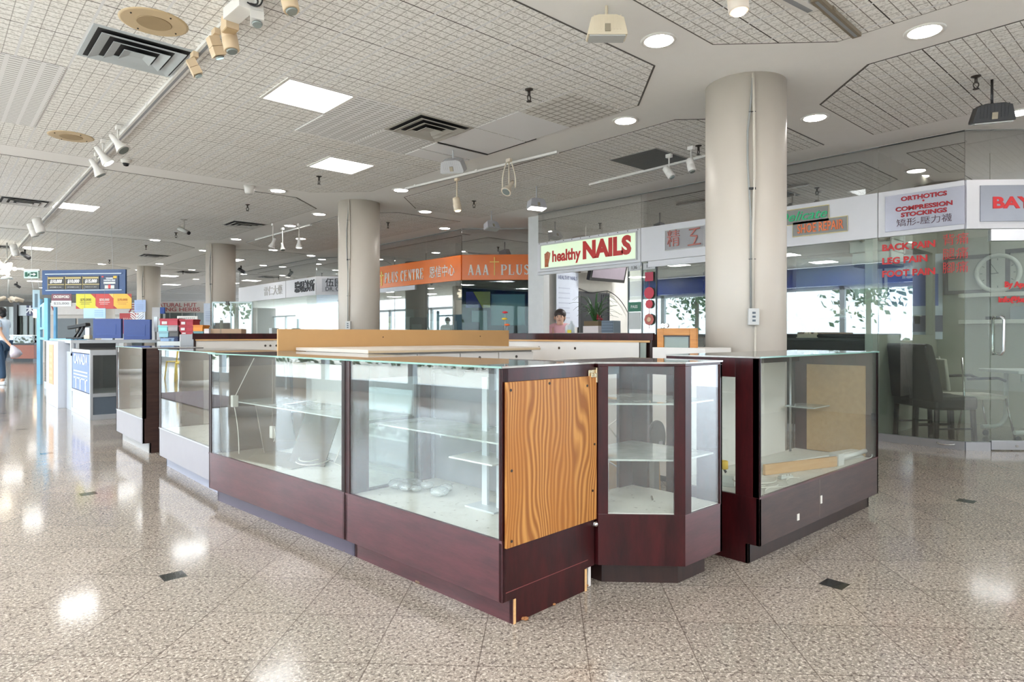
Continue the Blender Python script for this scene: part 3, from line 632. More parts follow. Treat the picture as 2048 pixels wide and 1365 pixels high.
dl = [(3.81, 2.68, 'round downlight left of the nearest column'), (5.03, 1.39, 'round downlight at the top right, nearest the viewer'), (5.00, 3.90, 'round downlight just left of the nearest column top'), (6.26, 2.64, 'round downlight right of the nearest column'),
      (5.03, 7.91, 'downlight right of the second column top'), (6.21, 9.02, 'downlight beyond the second column, over the aisle'), (7.46, 10.18, 'downlight above the orange fascia corner'), (3.75, 9.12, 'downlight left of the second column top'),
      (5.00, 10.42, 'downlight behind the second column, left side'), (5.12, 11.89, 'downlight on the bulkhead towards the third column'), (4.98, 14.34, 'downlight just above the third column'), (3.72, 15.64, 'downlight left of the third column'),
      (7.52, 1.31, 'downlight at the right edge beside the black floodlight'), (5.98, 13.34, 'downlight seen between the two middle columns')]
for k in range(2, 6):
    for dx, dy in ((1.22, 0), (0, 1.22), (-1.22, 0), (0, -1.22)):
        if (k, dx, dy) not in ((2, 0, -1.22), (2, -1.22, 0)): dl.append((5.06+dx, 2.68+6.44*k+dy, 'downlight on the %s side of the %s column from the viewer' % ({(1, 0): 'shop', (0, 1): 'far', (-1, 0): 'window', (0, -1): 'near'}[(int(dx/1.2), int(dy/1.2))], ['', '', 'third', 'fourth', 'fifth', 'sixth'][k])))
ORD = ['nearest', 'second', 'third', 'fourth', 'fifth', 'sixth', 'seventh', 'eighth']
for j in range(8): dl.append((9.6+ (j % 2)*1.3, 2.7+3.3*j, ORD[j]+' downlight in the ceiling row inside the shops')); 
for j in range(5): dl.append((7.45, 16+3.2*j, ORD[j]+' downlight of the row along the white clinic fascia'))
for j in range(4): dl.append((-1.4, 1.5+6.6*j, ORD[j]+' downlight of the row by the outside windows'))
t0 = None
for d_ in dl:
    lab = d_[2] or 'small round downlight in the far or inner ceiling'; grp = 'round downlights'
    if t0 is None:
        t0 = thing('downlight', lab, 'ceiling light', (d_[0], d_[1], CZ), 0, grp)
        LT('diffuser', [(.095, -.009), (.095, -.004)], M_DOWN, t0, seg=32)
        LT('trim_ring', [(.095, -.004), (.112, -.012), (.125, -.006), (.126, 0)], M_WPL, t0, seg=32)
    else:
        q_ = dup(t0, (d_[0], d_[1], CZ), 0, lab, 'round downlights')
# diffuser vents
def vent(x, y, label, mat=None, sz=.64):
    t = thing('ceiling_vent', label, 'vent', (x, y, CZ), 0, 'square ceiling diffusers'); m_ = mat or M(200, 200, 198, .45); h = sz/2
    BB('frame', [(0, 0, -.012, sz, .03, 0), (0, sz-.03, -.012, sz, sz, 0), (0, .03, -.012, .03, sz-.03, 0), (sz-.03, .03, -.012, sz, sz-.03, 0)], m_, t)
    B('duct_opening', (.03, .03, -.010, sz-.03, sz-.03, -.007), M_DARKV, t)
    for i, (a, b) in enumerate(((.265, .205), (.18, .125), (.10, .045))):
        bm = bmesh.new(); z0, z1 = -.034-.006*i, -.018-.004*i
        o_ = [(h-a, h-a), (h+a, h-a), (h+a, h+a), (h-a, h+a)]; i_ = [(h-b, h-b), (h+b, h-b), (h+b, h+b), (h-b, h+b)]
        vo = [bm.verts.new((*p, z0)) for p in o_]; vi = [bm.verts.new((*p, z1+.0)) for p in i_]
        vo2 = [bm.verts.new((*p, z0+.004)) for p in o_]; vi2 = [bm.verts.new((*p, z1+.004)) for p in i_]
        for k in range(4):
            n = (k+1) % 4
            for f in ((vo[k], vo[n], vi[n], vi[k]), (vo2[k], vi2[k], vi2[n], vo2[n]), (vo[k], vo2[k], vo2[n], vo[n]), (vi[k], vi[n], vi2[n], vi2[k])): bm.faces.new(f)
        if i == 2: bm.faces.new(vi)
        obj('louver', bm, m_, t)
    return t
vent(.83, 5.02, 'big four-way ceiling diffuser at the top left beside the track', M(190, 198, 202, .45))
vent(3.40, 5.02, 'four-way ceiling diffuser above the middle, among white tiles', M(188, 186, 180, .45))
for px, py, lab in ((45, 402, 'flat-looking diffuser at the left edge beside the track'), (488, 448, 'diffuser left of the second column'), (307, 511, 'diffuser left of the third column'), (375, 544, 'far diffuser between the two far columns'), (18, 494, 'far diffuser at the left edge')):
    x, y = at(px, py, CZ); vent(x-.3, y-.3, lab)
# dark return grille, white and slotted tiles
t = thing('return_grille', 'dark grey perforated return grille in the right tile field', 'vent', (*W(6.13, 4.42), CZ))
B('grille', (0, 0, -.012, .68, .64, -.006), M(74, 74, 74, .6), t); BB('trim', [(-.01, -.01, -.014, .69, 0, 0), (-.01, .64, -.014, .69, .65, 0), (-.01, 0, -.014, 0, .64, 0), (.68, 0, -.014, .69, .64, 0)], M(150, 148, 144), t)
BB('slat', [(.03+.04*k, .02, -.0135, .034+.04*k, .62, -.012) for k in range(16)], M(98, 98, 96, .6), t)
M_FLAT = M(236, 236, 238, .8, var=.01)
def slot_mat():
    q = G('slotted_tile'); x, y, z, v = q.xyz()
    def fr_(c, P, off=0): return q.m('FRACT', q.m('ADD', q.m('DIVIDE', c, P), off))
    row = q.m('LESS_THAN', fr_(y, .05), .2); gap = q.m('GREATER_THAN', fr_(x, .11), .25)
    return q.fin(q.mix(q.m('MULTIPLY', q.m('MULTIPLY', row, gap), .85), srgb(232, 232, 232), srgb(84, 80, 76)), .8)
M_SLOT = slot_mat()
def grid_mat():
    q = G('coffered_tile'); x, y, z, v = q.xyz()
    def g_(c): return q.m('LESS_THAN', q.m('FRACT', q.m('DIVIDE', c, .0825)), .2)
    return q.fin(q.mix(q.m('MULTIPLY', q.m('MAXIMUM', g_(x), g_(y)), .7), srgb(224, 222, 218), srgb(140, 134, 126)), .8)
def ctile(x0, y0, x1, y1, m_, z=-.012): st(B('ceiling', (x0, y0, CZ+z, x1, y1, CZ-.001), m_))
gx = lambda k: 1.786+.3215*k; gy = lambda k: 5.024+.3215*k
ctile(gx(7)+.02, gy(-2)+.01, 4.745, gy(0)-.01, M_FLAT, -.008); ctile(gx(7)+.02, gy(0)+.01, 4.745, gy(2)-.02, M_FLAT, -.009); ctile(gx(7)+.02, gy(2)+.03, 4.745, gy(3)-.02, M_FLAT); ctile(gx(7)+.02, gy(3)+.01, 4.745, gy(4)-.02, M_FLAT)
ctile(gx(7)+.02, gy(-4)+.01, 4.745, gy(-2)-.01, grid_mat()); ctile(gx(3)+.01, gy(0)+.01, gx(5)-.01, gy(2)-.01, M_SLOT); ctile(gx(3)+.01, gy(2)+.01, gx(5)-.01, gy(4)-.01, M_SLOT); ctile(gx(5)+.01, gy(2)+.01, gx(7)-.01, gy(4)-.01, M_SLOT)
ctile(gx(-5)+.01, gy(3)+.01, gx(-3)-.01, gy(9), M_SLOT)
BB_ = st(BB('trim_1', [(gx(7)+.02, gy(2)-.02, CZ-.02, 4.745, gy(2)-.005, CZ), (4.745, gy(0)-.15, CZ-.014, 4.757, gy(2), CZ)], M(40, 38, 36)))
# ceiling speakers
for px, py, lab in ((308, 43, 'large beige round ceiling speaker at the top left'), (142, 272, 'smaller-looking beige ceiling speaker further left')):
    x, y = at(px, py, CZ); t = thing('ceiling_speaker', lab, 'speaker', (x, y, CZ), 0, 'beige ceiling speakers')
    LT('rim', [(.19, -.012), (.205, -.006), (.206, 0)], M_TANP, t, seg=40); LT('mesh_grille', [(.10, -.016), (.105, -.012)], M(168, 146, 112, .7), t, seg=32)
    bm = bmesh.new()
    for k in range(4): ball(bm, (.16*math.cos(k*1.57+.4), .16*math.sin(k*1.57+.4), -.013), .006, 6)
    obj('screw', bm, M_DARKV, t)
# tracks and spot heads
def track(name, a, b, label, mat=M_WPL, w_=.022, z=CZ):
    d = Vector((b[0]-a[0], b[1]-a[1], 0)); L = d.length; t = thing(name, label, 'light track', (a[0], a[1], z), math.atan2(d.y, d.x))
    B('rail', (0, -w_, -.034, L, w_, -.008), mat, t); B('rail_slot', (.02, -w_*.35, -.0355, L-.02, w_*.35, -.034), M(150, 152, 156, .4), t)
    BB('mounting_clip', [(k*1.2+.2, -w_-.006, -.03, k*1.2+.24, w_+.006, -.0) for k in range(int(L/1.2)+1) if k*1.2+.3 < L], mat, t); return t
a, b = at(520, -20, CZ-.035), at(62, 470, CZ-.035)
track('light_track', a, b, 'long white lighting track running down the left ceiling', w_=.03)
track('light_track', at(64, 466, CZ-.035), at(2, 538, CZ-.035), 'far white lighting track at the left edge', w_=.03)
track('light_track', at(812, 379, CZ-.03), at(1116, 306, CZ-.03), 'white track along the bulkhead between the two big columns')
track('light_track', at(1180, 371, CZ-.03), at(1440, 307, CZ-.03), 'white track carrying two spots beside the nearest column')
track('light_track', at(512, 481, CZ-.03), at(622, 451, CZ-.03), 'short white track left of the second column')
track('light_track', at(1540, -20, CZ-.03), at(1624, 24, CZ-.03), 'white channel at the top edge right of centre', M_WPL, .05)
track('light_track', at(1630, 0, CZ-.03), at(1714, 74, CZ-.03), 'brown slotted channel running to the bulkhead at the top right', M(136, 124, 106, .5), .028)
def spot(px, py, z, label, kind, aim, mat=M_WPL, s=1.0, lit=None, grp='track spotlights'):
    x, y = at(px, py, z); t = thing('spotlight', label, 'spotlight', (x, y, z), 0, grp)
    d = Vector(aim).normalized(); rot = d.to_track_quat('Z', 'Y').to_matrix().to_4x4() @ Matrix.Diagonal((s, s, s, 1))
    bm = bmesh.new()
    if kind == 'can': lathe(bm, [(.025, -.085), (.040, -.075), (.042, -.01), (.040, -.008), (.043, -.004), (.043, .06), (.038, .065)], 18, rot)
    elif kind == 'square':
        box(bm, -.036, -.036, -.07, .036, .036, -.004, rot); box(bm, -.038, -.038, 0, .038, .038, .06, rot)
    elif kind == 'cone': lathe(bm, [(.02, -.09), (.024, -.05), (.026, -.01), (.055, .07), (.057, .075)], 18, rot)
    obj('head', bm, mat, t)
    bm = bmesh.new(); rr = .05 if kind == 'cone' else .033
    if kind == 'bulb': pass
    lathe(bm, [(rr*.95*s, 0), (rr*.8*s, .010)], 18, Matrix.Translation(d*(.066 if kind != 'cone' else .070)*s) @ d.to_track_quat('Z', 'Y').to_matrix().to_4x4())
    obj('lens', bm, lit or M(150, 160, 158, .1, .3), t)
    TB('arm', [[(0, 0, CZ-.03-z), (0, 0, .02*s), (0, 0, 0)]], .008*s, mat, t)
    B('adapter', (-.02, -.035, CZ-.03-z-.04, .02, .035, CZ-.03-z), mat, t, .003)
    return t
TN = M(222, 198, 164, .5); WARM = EM(255, 214, 160, 9); LITW = EM(255, 250, 240, 6)
for a_ in [(514, 30, 3.10, 'white square spotlight at the top of the left track', 'square', (-.1, -.3, -1), M_WPL, 1.0), (578, 0, 3.10, 'tan spotlight cut by the top edge', 'can', (.1, -.3, -1), TN, 1.1), (460, 80, 3.07, 'large tan spotlight with its box on the left track', 'can', (.1, -.2, -1), TN, 1.15),
           (432, 95, 3.07, 'tan square spotlight left of the large tan one', 'square', (.3, .0, -.8), TN, .95), (389, 136, 3.08, 'lowest tan spotlight in the tan group', 'square', (.35, -.1, -.7), TN, .85),
           (236, 287, 3.02, 'white cone spotlight, upper of the middle group', 'cone', (.55, -.5, -.9), M_WPL, 1.2), (206, 312, 3.02, 'lit white cone spotlight in the middle group', 'cone', (.6, -.2, -.9), M_WPL, 1.2), (193, 336, 3.02, 'white cone spotlight, lower of the middle group', 'cone', (.5, -.1, -.9), M_WPL, 1.2),
           (78, 453, 3.0, 'white can spotlight, right one of the far left pair', 'can', (.3, -.1, -1), M_WPL, 1.7), (67, 461, 3.0, 'white can spotlight, left one of the far left pair', 'can', (.35, 0, -1), M_WPL, 1.6), (30, 502, 3.0, 'far white can spotlight near the left edge', 'can', (.3, 0, -1), M_WPL, 1.7),
           (1018, 375, 2.86, 'cream bell spotlight with a long yoke', 'cone', (-.7, -.1, -.8), M(226, 214, 196, .5), 1.1), (1338, 346, 2.98, 'white can spotlight, left of the pair by the nearest column', 'can', (.1, -.6, -.9), M_WPL, 1.0), (1382, 332, 2.98, 'white can spotlight, right of the pair by the nearest column', 'can', (-.05, -.3, -1), M_WPL, 1.0),
           (546, 487, 2.83, 'white spotlight at the left end of the short track', 'cone', (-.3, .2, -1), M_WPL, 1.1), (565, 494, 2.83, 'grey spotlight in the middle of the short track', 'cone', (.0, -.3, -1), M_WPL, .9), (598, 487, 2.83, 'lit white spotlight at the right end of the short track', 'cone', (0, 0, -1), M_WPL, 1.1)]:
    spot(*a_, lit=LITW if 'lit white' in a_[3] else None)
s_ = spot(914, 410, 2.84, 'lit warm spotlight hanging from the bulkhead track', 'can', (.1, -.1, -1), M(226, 210, 186, .5), 1.15, WARM)
t = spot(1475, -6, 3.02, 'warm lit bulb spotlight cut by the top edge', 'can', (0, -.1, -1), M(226, 214, 200, .5), 1.3, EM(255, 226, 190, 8))
x, y = at(460, 48, 3.14); t = thing('transformer_box', 'tan transformer box on the left track', 'box', (x, y, 3.13)); B('case', (-.04, -.05, -.035, .04, .05, .055), TN, t, .003); B('case_lip', (-.035, -.045, -.040, .035, .045, -.035), M(190, 164, 126), t)
x, y = at(478, 22, 3.14); t = thing('track_connector', 'white junction box on the left track with black wires', 'junction box', (x, y, 3.15), R(3)); B('case', (-.05, -.12, -.035, .05, .12, .035), M_WPL, t, .003); TB('wires', [bez((.02, -.12, 0), (.06, -.2, -.04), (0, -.22, .02)), bez((0, -.12, 0), (.08, -.16, -.05), (.05, -.22, .03))], .005, M_BLK, t)
# cream yoke around the bell spotlight
x, y = at(1018, 360, 2.92); TBo = TB('yoke', [bez((-.07, 0, -.12), (-.09, 0, .0), (-.03, 0, .16), 8), bez((.07, 0, -.12), (.09, 0, .0), (.03, 0, .16), 8)], .007, M(226, 214, 196, .5)); TBo.location = (x, y, 2.95); TBo.rotation_euler = (0, 0, -R(YAW)); tag(TBo, 'cream wire yoke around the bell spotlight', 'bracket')
# floodlight boxes
def flood(px, py, z, label, rz, mat, s=1.0, lit=None, tilt=0):
    x, y = at(px, py, z); t = thing('floodlight', label, 'floodlight', (x, y, z), rz, 'box floodlights')
    mt = Matrix.Rotation(tilt, 4, 'X') @ Matrix.Diagonal((s, s, s, 1))
    bm = bmesh.new(); prism(bm, [(-.09, .05), (-.11, -.03), (-.11, -.045), (.11, -.045), (.11, -.03), (.09, .05), (.05, .065), (-.05, .065)], -.05, .05, mt @ Matrix(((1, 0, 0, 0), (0, 0, 1, 0), (0, 1, 0, 0), (0, 0, 0, 1))))
    obj('housing', bm, mat, t, .004)
    bm = bmesh.new()
    for k in range(9): box(bm, -.075+.018*k, -.052, -.02, -.070+.018*k, .052, .06, mt)
    obj('cooling_fin', bm, mat, t)
    B('lens', (-.10, -.045, -.052, .10, .045, -.046), lit or M(190, 192, 190, .15), t, 0, mt)
    B('latch', (-.015, -.058, -.03, .015, -.05, .01), M(160, 150, 130, .4), t, 0, mt)
    TB('stem', [[(0, 0, .05*s), (0, 0, CZ-.0-z)]], .01, mat, t)
flood(1213, 60, 3.07, 'cream box floodlight hanging below the nearest bulkhead', R(-YAW), M(226, 214, 190, .5), 1.12)
flood(906, 333, 3.03, 'grey finned floodlight over the bulkhead left of centre', R(-YAW-15), M(190, 190, 192, .4), 1.25, None, .5)
flood(1073, 410, 2.96, 'grey floodlight with a lit lens right of the warm spot', R(-YAW+30), M(190, 190, 196, .4), 1.2, EM(255, 250, 245, 6), -.2)
flood(983, 453, 2.96, 'grey floodlight above the orange fascia corner', R(-YAW+40), M(190, 190, 196, .4), 1.2, None, -.4)
flood(1984, 230, 2.93, 'black floodlight at the right edge', R(-YAW-20), M(34, 34, 36, .4), 1.3, None, .2)
# sprinklers
p0 = None
for px, py, lab in [(1058, 182, 'sprinkler head in the middle of the nearest tile field'), (638, 355, 'sprinkler head above the second column, left'), (1397, 294, 'sprinkler head just left of the nearest column'), (1952, 156, 'sprinkler head in the right tile field'), (948, 404, 'sprinkler head near the warm spot'),
                    (776, 447, 'sprinkler head right of the second column'), (495, 411, 'sprinkler head left of the second column'), (352, 467, 'sprinkler head beside the bullet camera'), (292, 492, 'sprinkler head above the third column, left'), (219, 521, 'far sprinkler head above the lottery sign'), (366, 543, 'far sprinkler head between the columns')]:
    x, y = at(px, py, CZ-.02)
    if p0 is None:
        p0 = thing('sprinkler', lab, 'sprinkler', (x, y, CZ), 0, 'ceiling sprinklers'); dk = M(70, 64, 60, .5, .5)
        LT('escutcheon', [(.012, -.02), (.034, -.012), (.036, -.006)], dk, p0, seg=14); LT('pipe', [(.012, -.06), (.012, -.01)], dk, p0, seg=10)
        TB('yoke_arm', [bez((.0, 0, -.05), (.035, 0, -.07), (.004, 0, -.105), 6), bez((.0, 0, -.05), (-.035, 0, -.07), (-.004, 0, -.105), 6)], .005, dk, p0); LT('deflector', [(.022, -.11), (.022, -.105)], dk, p0, seg=12)
    else: dup(p0, (x, y, CZ), .5*px, lab, 'ceiling sprinklers')
# cameras
x, y = at(252, 322, CZ-.02); t = thing('dome_camera', 'dome security camera with black lens beside the left track', 'security camera', (x, y, CZ)); LT('housing', [(.04, -.05), (.055, -.03), (.06, 0)], M_WPL, t, seg=24); LT('dome', [(.004, -.085), (.025, -.078), (.038, -.05)], M(20, 22, 28, .1), t, seg=20)
x, y = at(499, 378, CZ-.04); t = thing('cone_detector', 'white cone shaped detector left of the second column', 'detector', (x, y, CZ)); LT('shell', [(.045, -.11), (.06, -.10), (.075, 0)], M_WPL, t, seg=24); LT('lens_window', [(.03, -.118), (.04, -.11)], M(210, 210, 206), t, seg=20)
x, y = at(368, 450, CZ-.1); t = thing('bullet_camera', 'grey bullet security camera hanging on its arm', 'security camera', (x, y, CZ), R(-YAW)); TB('arm', [[(0, 0, 0), (0, 0, -.18)]], .012, M(170, 168, 164), t); B('mount', (-.05, -.03, -.012, .05, .03, 0), M(170, 168, 164), t); TB('body', [[(-.09, .0, -.16), (.1, -.04, -.25)]], .038, M(170, 170, 166, .4), t, 14); TB('lens', [[(.1, -.04, -.25), (.115, -.045, -.257)]], .032, M_BLK, t, 14)
for px, py, lab in ((50, 507, 'black bullet camera near the left edge, right of the other'), (34, 569, 'black bullet camera far left'), (482, 538, 'black camera right of the third column')):
    x, y = at(px, py, CZ-.1); t = thing('bullet_camera', lab, 'security camera', (x, y, CZ), R(-YAW+20)); TB('arm', [[(0, 0, 0), (0, 0, -.12)]], .02, M_BLK, t); TB('body', [[(-.07, 0, -.10), (.11, -.05, -.22)]], .05, M(52, 52, 54), t, 12)
# ------------------------------------------------ shopfronts on the right
XS = 7.74
YN, YC, YH, YO, YK = 7.89, yat(1283, XS), 4.25, yat(1757, XS), yat(1930, XS)
M_FAS = M(222, 222, 226, .35, var=.02); M_DKG = M(70, 74, 70, .5)
DR = (0, -1, 0)
def ch(o, L, d=(.7071, -.7071, 0)): return (o[0]+d[0]*L, o[1]+d[1]*L)
def vwall(name, p, q_, z0, z1, th, mat, parent=None, kind=None, off=0):     # upright slab between two plan points; +off pushes it into the shop
    p, q_ = Vector(p), Vector(q_); d = (q_-p).normalized(); n = Vector((-d.y, d.x)); p = p+n*off; q_ = q_+n*off
    o = PR(name, [tuple(p), tuple(q_), tuple(q_+n*th), tuple(p+n*th)], z0, z1, mat, parent)
    if kind: o['kind'] = kind
    return o
# p -> q runs in reading direction (left to right as seen from the aisle)
def front(p, q_, n_panes, door=False, upper=True, lower=True, base=True, lowmat=M_SHOP, zb=.085):
    p, q_ = Vector(p), Vector(q_); L = (q_-p).length
    for k in range(n_panes):
        a, b = p.lerp(q_, k/n_panes+.002), p.lerp(q_, (k+1)/n_panes-.002)
        if lower:
            o = vwall('window_2', a, b, zb, 2.22, .010, lowmat); o['kind'] = 'structure'
        if upper:
            o = vwall('window_3', a, b, 2.71, CZ-.005, .010, M_SHOPU); o['kind'] = 'structure'
    if base and lower: o = vwall('baseboard_right', p, q_, 0, zb, .05, M_ALU, off=-.015); o['kind'] = 'structure'
    if upper: o = vwall('trim_2', p, q_, CZ-.018, CZ, .02, M(176, 178, 176)); o['kind'] = 'structure'
def fascia(p, q_, label, mat=M_FAS, z0=2.22, z1=2.71, cat='shop sign', th=.06):
    p, q_ = Vector(p), Vector(q_); d = q_-p; t = thing('fascia_sign', label, cat, (p.x, p.y, 0), math.atan2(d.y, d.x))
    L = d.length; B('fascia_panel', (.004, -.02, z0, L-.004, th-.02, z1), mat, t, .003); t['L'] = L
    del t['L']; return t, L
# --- shop 1 corner: orthotics and the 45 degree doorway
K = (XS, YK); Kd = ch(K, 2.7)
front((XS, YO), K, 1); 
t, L = fascia((XS, YO), K, 'white fascia with the silver ORTHOTICS sign plate')
sp = B('sign_plate', (.075, -.032, 2.27, .80, -.02, 2.655), M(196, 198, 212, .25, .3), t, .002)
MRED = M(168, 22, 34, .35)
for s_, z_, sz, w_ in (('ORTHOTICS', 2.60, .062, .42), ('•', 2.555, .06, None), ('COMPRESSION', 2.495, .062, .52), ('STOCKINGS', 2.43, .062, .42)):
    textl(s_, sz, MRED, (.44, -.034, z_), (1, 0, 0), sp, wid=w_, ext=.003, bold=.0025)
textl('矯形-壓力襪', .088, M(78, 34, 44, .4), (.44, -.034, 2.345), (1, 0, 0), sp, wid=.50, ext=.003, bold=-.001)
t, L = fascia(K, Kd, 'white fascia with the grey BAY sign over the corner door')
sp = B('sign_plate', (.13, -.032, 2.29, 2.5, -.02, 2.65), M(150, 154, 164, .3, .3), t, .002)
textl('BAY C', .155, M(216, 34, 40, .35), (.24, -.034, 2.47), (1, 0, 0), sp, wid=.58, ext=.003, bold=.006, align='LEFT')
# doorway glazing
a = K; b_ = ch(K, .24); front(K, b_, 1); front(b_, Kd, 1, lower=False)
front(ch(K, 1.36), ch(K, 2.7), 1)
dr = thing('glass_door', 'frameless glass door with a long pull handle on the corner shop', 'door', (b_[0], b_[1], 0), R(-45))
B('leaf', (.01, 0, .09, 1.1, .012, 2.10), M_SHOP, dr); B('bottom_rail', (.01, -.012, .01, 1.1, .024, .10), M_ALU, dr, .002); B('top_rail', (.0, -.02, 2.10, 1.4, .03, 2.215), M(214, 214, 216, .3, .6), dr)
TB('pull_handle', [[(.07, -.012, 1.33), (.07, -.06, 1.34), (.085, -.075, 1.31), (.085, -.075, 1.0), (.07, -.06, .965), (.07, -.012, .97)]], .013, M(226, 226, 226, .2, .9), dr, 12)
LT('floor_lock', [(.012, 0), (.014, .012)], M_CHR, dr, (.25, -.012, .05), 16, (R(90), 0, 0))
TB('pull_back', [[(.07, .024, 1.33), (.07, .06, 1.34), (.075, .07, 1.31), (.075, .07, 1.0), (.07, .06, .965), (.07, .024, .97)]], .012, M_CHR, dr, 10)
RDT = M(206, 36, 40, .4)
for s_, z_ in (('By App', 1.66), ('info@bay', 1.51)): textl(s_, .075, RDT, (.14 if z_ > 1.6 else .08, -.004, z_), (1, 0, 0), dr, ext=.001, bold=.004, align='LEFT')
TB('latch_pull', [bez((.58, -.02, .055), (.66, -.05, .03), (.74, -.02, .055), 8)], .006, M_CHR, None); o = bpy.data.objects[-1] if False else COL.objects[-1]
o.rotation_euler = (0, 0, R(-90)); o.location = (XS-.01, yat(1893, XS)+.66, 0); tag(o, 'small curved pull on the metal base rail under the orthotics window', 'handle')
# lettering on the orthotics window
gl = thing('window_lettering', 'red BACK PAIN, LEG PAIN, FOOT PAIN letters on the orthotics window', 'lettering', (XS-.004, YO, 0), R(-90))
for s_, c_, z_, w_ in (('BACK PAIN', '背痛', 2.10, .50), ('LEG PAIN', '腿痛', 1.955, .43), ('FOOT PAIN', '腳痛', 1.815, .50)):
    textl(s_, .095, RDT, (.035, -.002, z_), (1, 0, 0), gl, wid=w_, ext=.001, bold=.0035, align='LEFT', name='line_of_letters')
    textl(c_, .125, RDT, (.60, -.002, z_+.02), (1, 0, 0), gl, wid=.22, ext=.001, bold=-.001, align='LEFT', name='line_of_letters')
# --- shoe repair
front((XS, YH), (XS, YO), 1)
t, L = fascia((XS, YH), (XS, YO), 'white fascia with the green and orange neon shoe repair sign')
def ly(px): return YH-yat(px, XS)
sx0, sx1, sx2 = ly(1545), ly(1660), ly(1697)
M_SGN = M(150, 150, 146, .5); M_YEL = M(250, 236, 176, .3)
up = B('sign_plate', (sx0, -.03, 2.475, sx1, -.02, 2.655), M_SGN, t); B('sign_plate', (ly(1588), -.03, 2.33, sx2, -.02, 2.50), M_SGN, t)
pth = [(sx0, -.034, 2.655), (sx1, -.034, 2.655), (sx1+.0, -.034, 2.50), (sx2, -.034, 2.50), (sx2, -.034, 2.33), (ly(1588), -.034, 2.33), (ly(1588), -.034, 2.475), (sx0, -.034, 2.475), (sx0, -.034, 2.655)]
TB('neon_border', [pth], .005, M_YEL, t, 6)
textl('Delicate', .155, M(40, 196, 130, .4), ((sx0+sx1)/2+.02, -.036, 2.565), (1, 0, 0), t, wid=(sx1-sx0)*.86, ext=.003, bold=.001, shear=.35)
textl('SHOE REPAIR', .15, M(250, 130, 72, .4), ((ly(1590)+sx2)/2, -.036, 2.41), (1, 0, 0), t, wid=(sx2-ly(1590))*.86, ext=.003, bold=.002)
# --- next shop with the two big neon characters
front((XS, YC), (XS, YH+.02), 1)
t, L = fascia((XS, YC), (XS, YH+.02), 'white fascia with two large unlit neon characters')
def l3(px): return YC-yat(px, XS)
B('lower_band', (.13, -.02, 2.13, L, .03, 2.215), M(226, 226, 230, .4), t)
sp = B('sign_plate', (l3(1333), -.03, 2.34, l3(1411), -.02, 2.62), M(166, 164, 166, .4), t, .01)
x0, x1 = l3(1333), l3(1411)
TB('neon_border', [[(x0, -.034, 2.34), (x1, -.034, 2.34), (x1, -.034, 2.62), (x0, -.034, 2.62), (x0, -.034, 2.34)]], .005, M(240, 240, 236, .4), t, 6)
textl('精', .25, M(196, 120, 112, .35), (x0+.14, -.04, 2.48), (1, 0, 0), sp, wid=.20, ext=.006, bold=-.001)
bx = x1-.15
TB('neon_stroke', [[(bx-.07, -.045, 2.585), (bx+.09, -.045, 2.59)], [(bx+.03, -.045, 2.585), (bx-.05, -.045, 2.50)], [(bx-.05, -.045, 2.50), (bx+.05, -.045, 2.49)], [(bx+.05, -.045, 2.49), (bx, -.045, 2.385)], [(bx-.09, -.045, 2.375), (bx+.10, -.045, 2.38)]], .010, M(214, 140, 130, .3), t, 8)
# --- nails
t, L = fascia((XS, YN), (XS, YC), 'white fascia with the green-backed healthy NAILS sign')
front((XS, YN), (XS, YC), 2, lower=False)
def l4(px): return YN-yat(px, XS)
M_GRN = q = G('pale_green_lightbox'); x_, y_, z_, v_ = q.xyz(True); q.fin(q.mix(q.noise(v_, 2, 3), srgb(188, 214, 196), srgb(222, 226, 182)), .3)
q.b.inputs['Emission Color'].default_value = srgb(200, 220, 190); q.b.inputs['Emission Strength'].default_value = .25; M_GRN = q.mat
a, b = l4(1085), l4(1274)
sp = B('sign_plate', (a, -.035, 2.275, b, -.02, 2.655), M_GRN, t); BB('sign_frame', [(a-.02, -.04, 2.255, b+.02, -.02, 2.275), (a-.02, -.04, 2.655, b+.02, -.02, 2.675), (a-.02, -.04, 2.275, a, -.02, 2.655), (b, -.04, 2.275, b+.02, -.02, 2.655)], M(206, 208, 206, .4), t)
NR = M(206, 44, 40, .35)
textl('healthy', .25, NR, (l4(1107), -.037, 2.445), (1, 0, 0), sp, wid=l4(1164)-l4(1107), ext=.002, bold=.008, align='LEFT')
textl('NAILS', .36, NR, (l4(1168), -.037, 2.475), (1, 0, 0), sp, wid=l4(1265)-l4(1168), ext=.002, bold=.020, align='LEFT')
bm = bmesh.new()
for k in range(5): tube(bm, bez((l4(1097)+.012*k-.03, -.040, 2.33), (l4(1097)-.05+.028*k, -.040, 2.45), (l4(1097)-.045+.028*k, -.040, 2.52+.03*(1-abs(k-2.2)/2)), 6), .014, 6)
tube(bm, [(l4(1097)-.01, -.04, 2.29), (l4(1097)-.01, -.04, 2.42)], .045, 8)
for v in bm.verts: v.co.y = -.037+(v.co.y+.04)*.08
obj('painted_hand', bm, M(206, 120, 84, .4), sp)
bm = bmesh.new()
for k in range(12): ball(bm, (.05+k*(L-.1)/11, -.02, 2.695), .008, 6)
obj('bolt_head', bm, M(70, 70, 70), t)
B('lower_rail', (0, -.02, 2.17, L, .03, 2.215), M(214, 216, 220, .4), t)
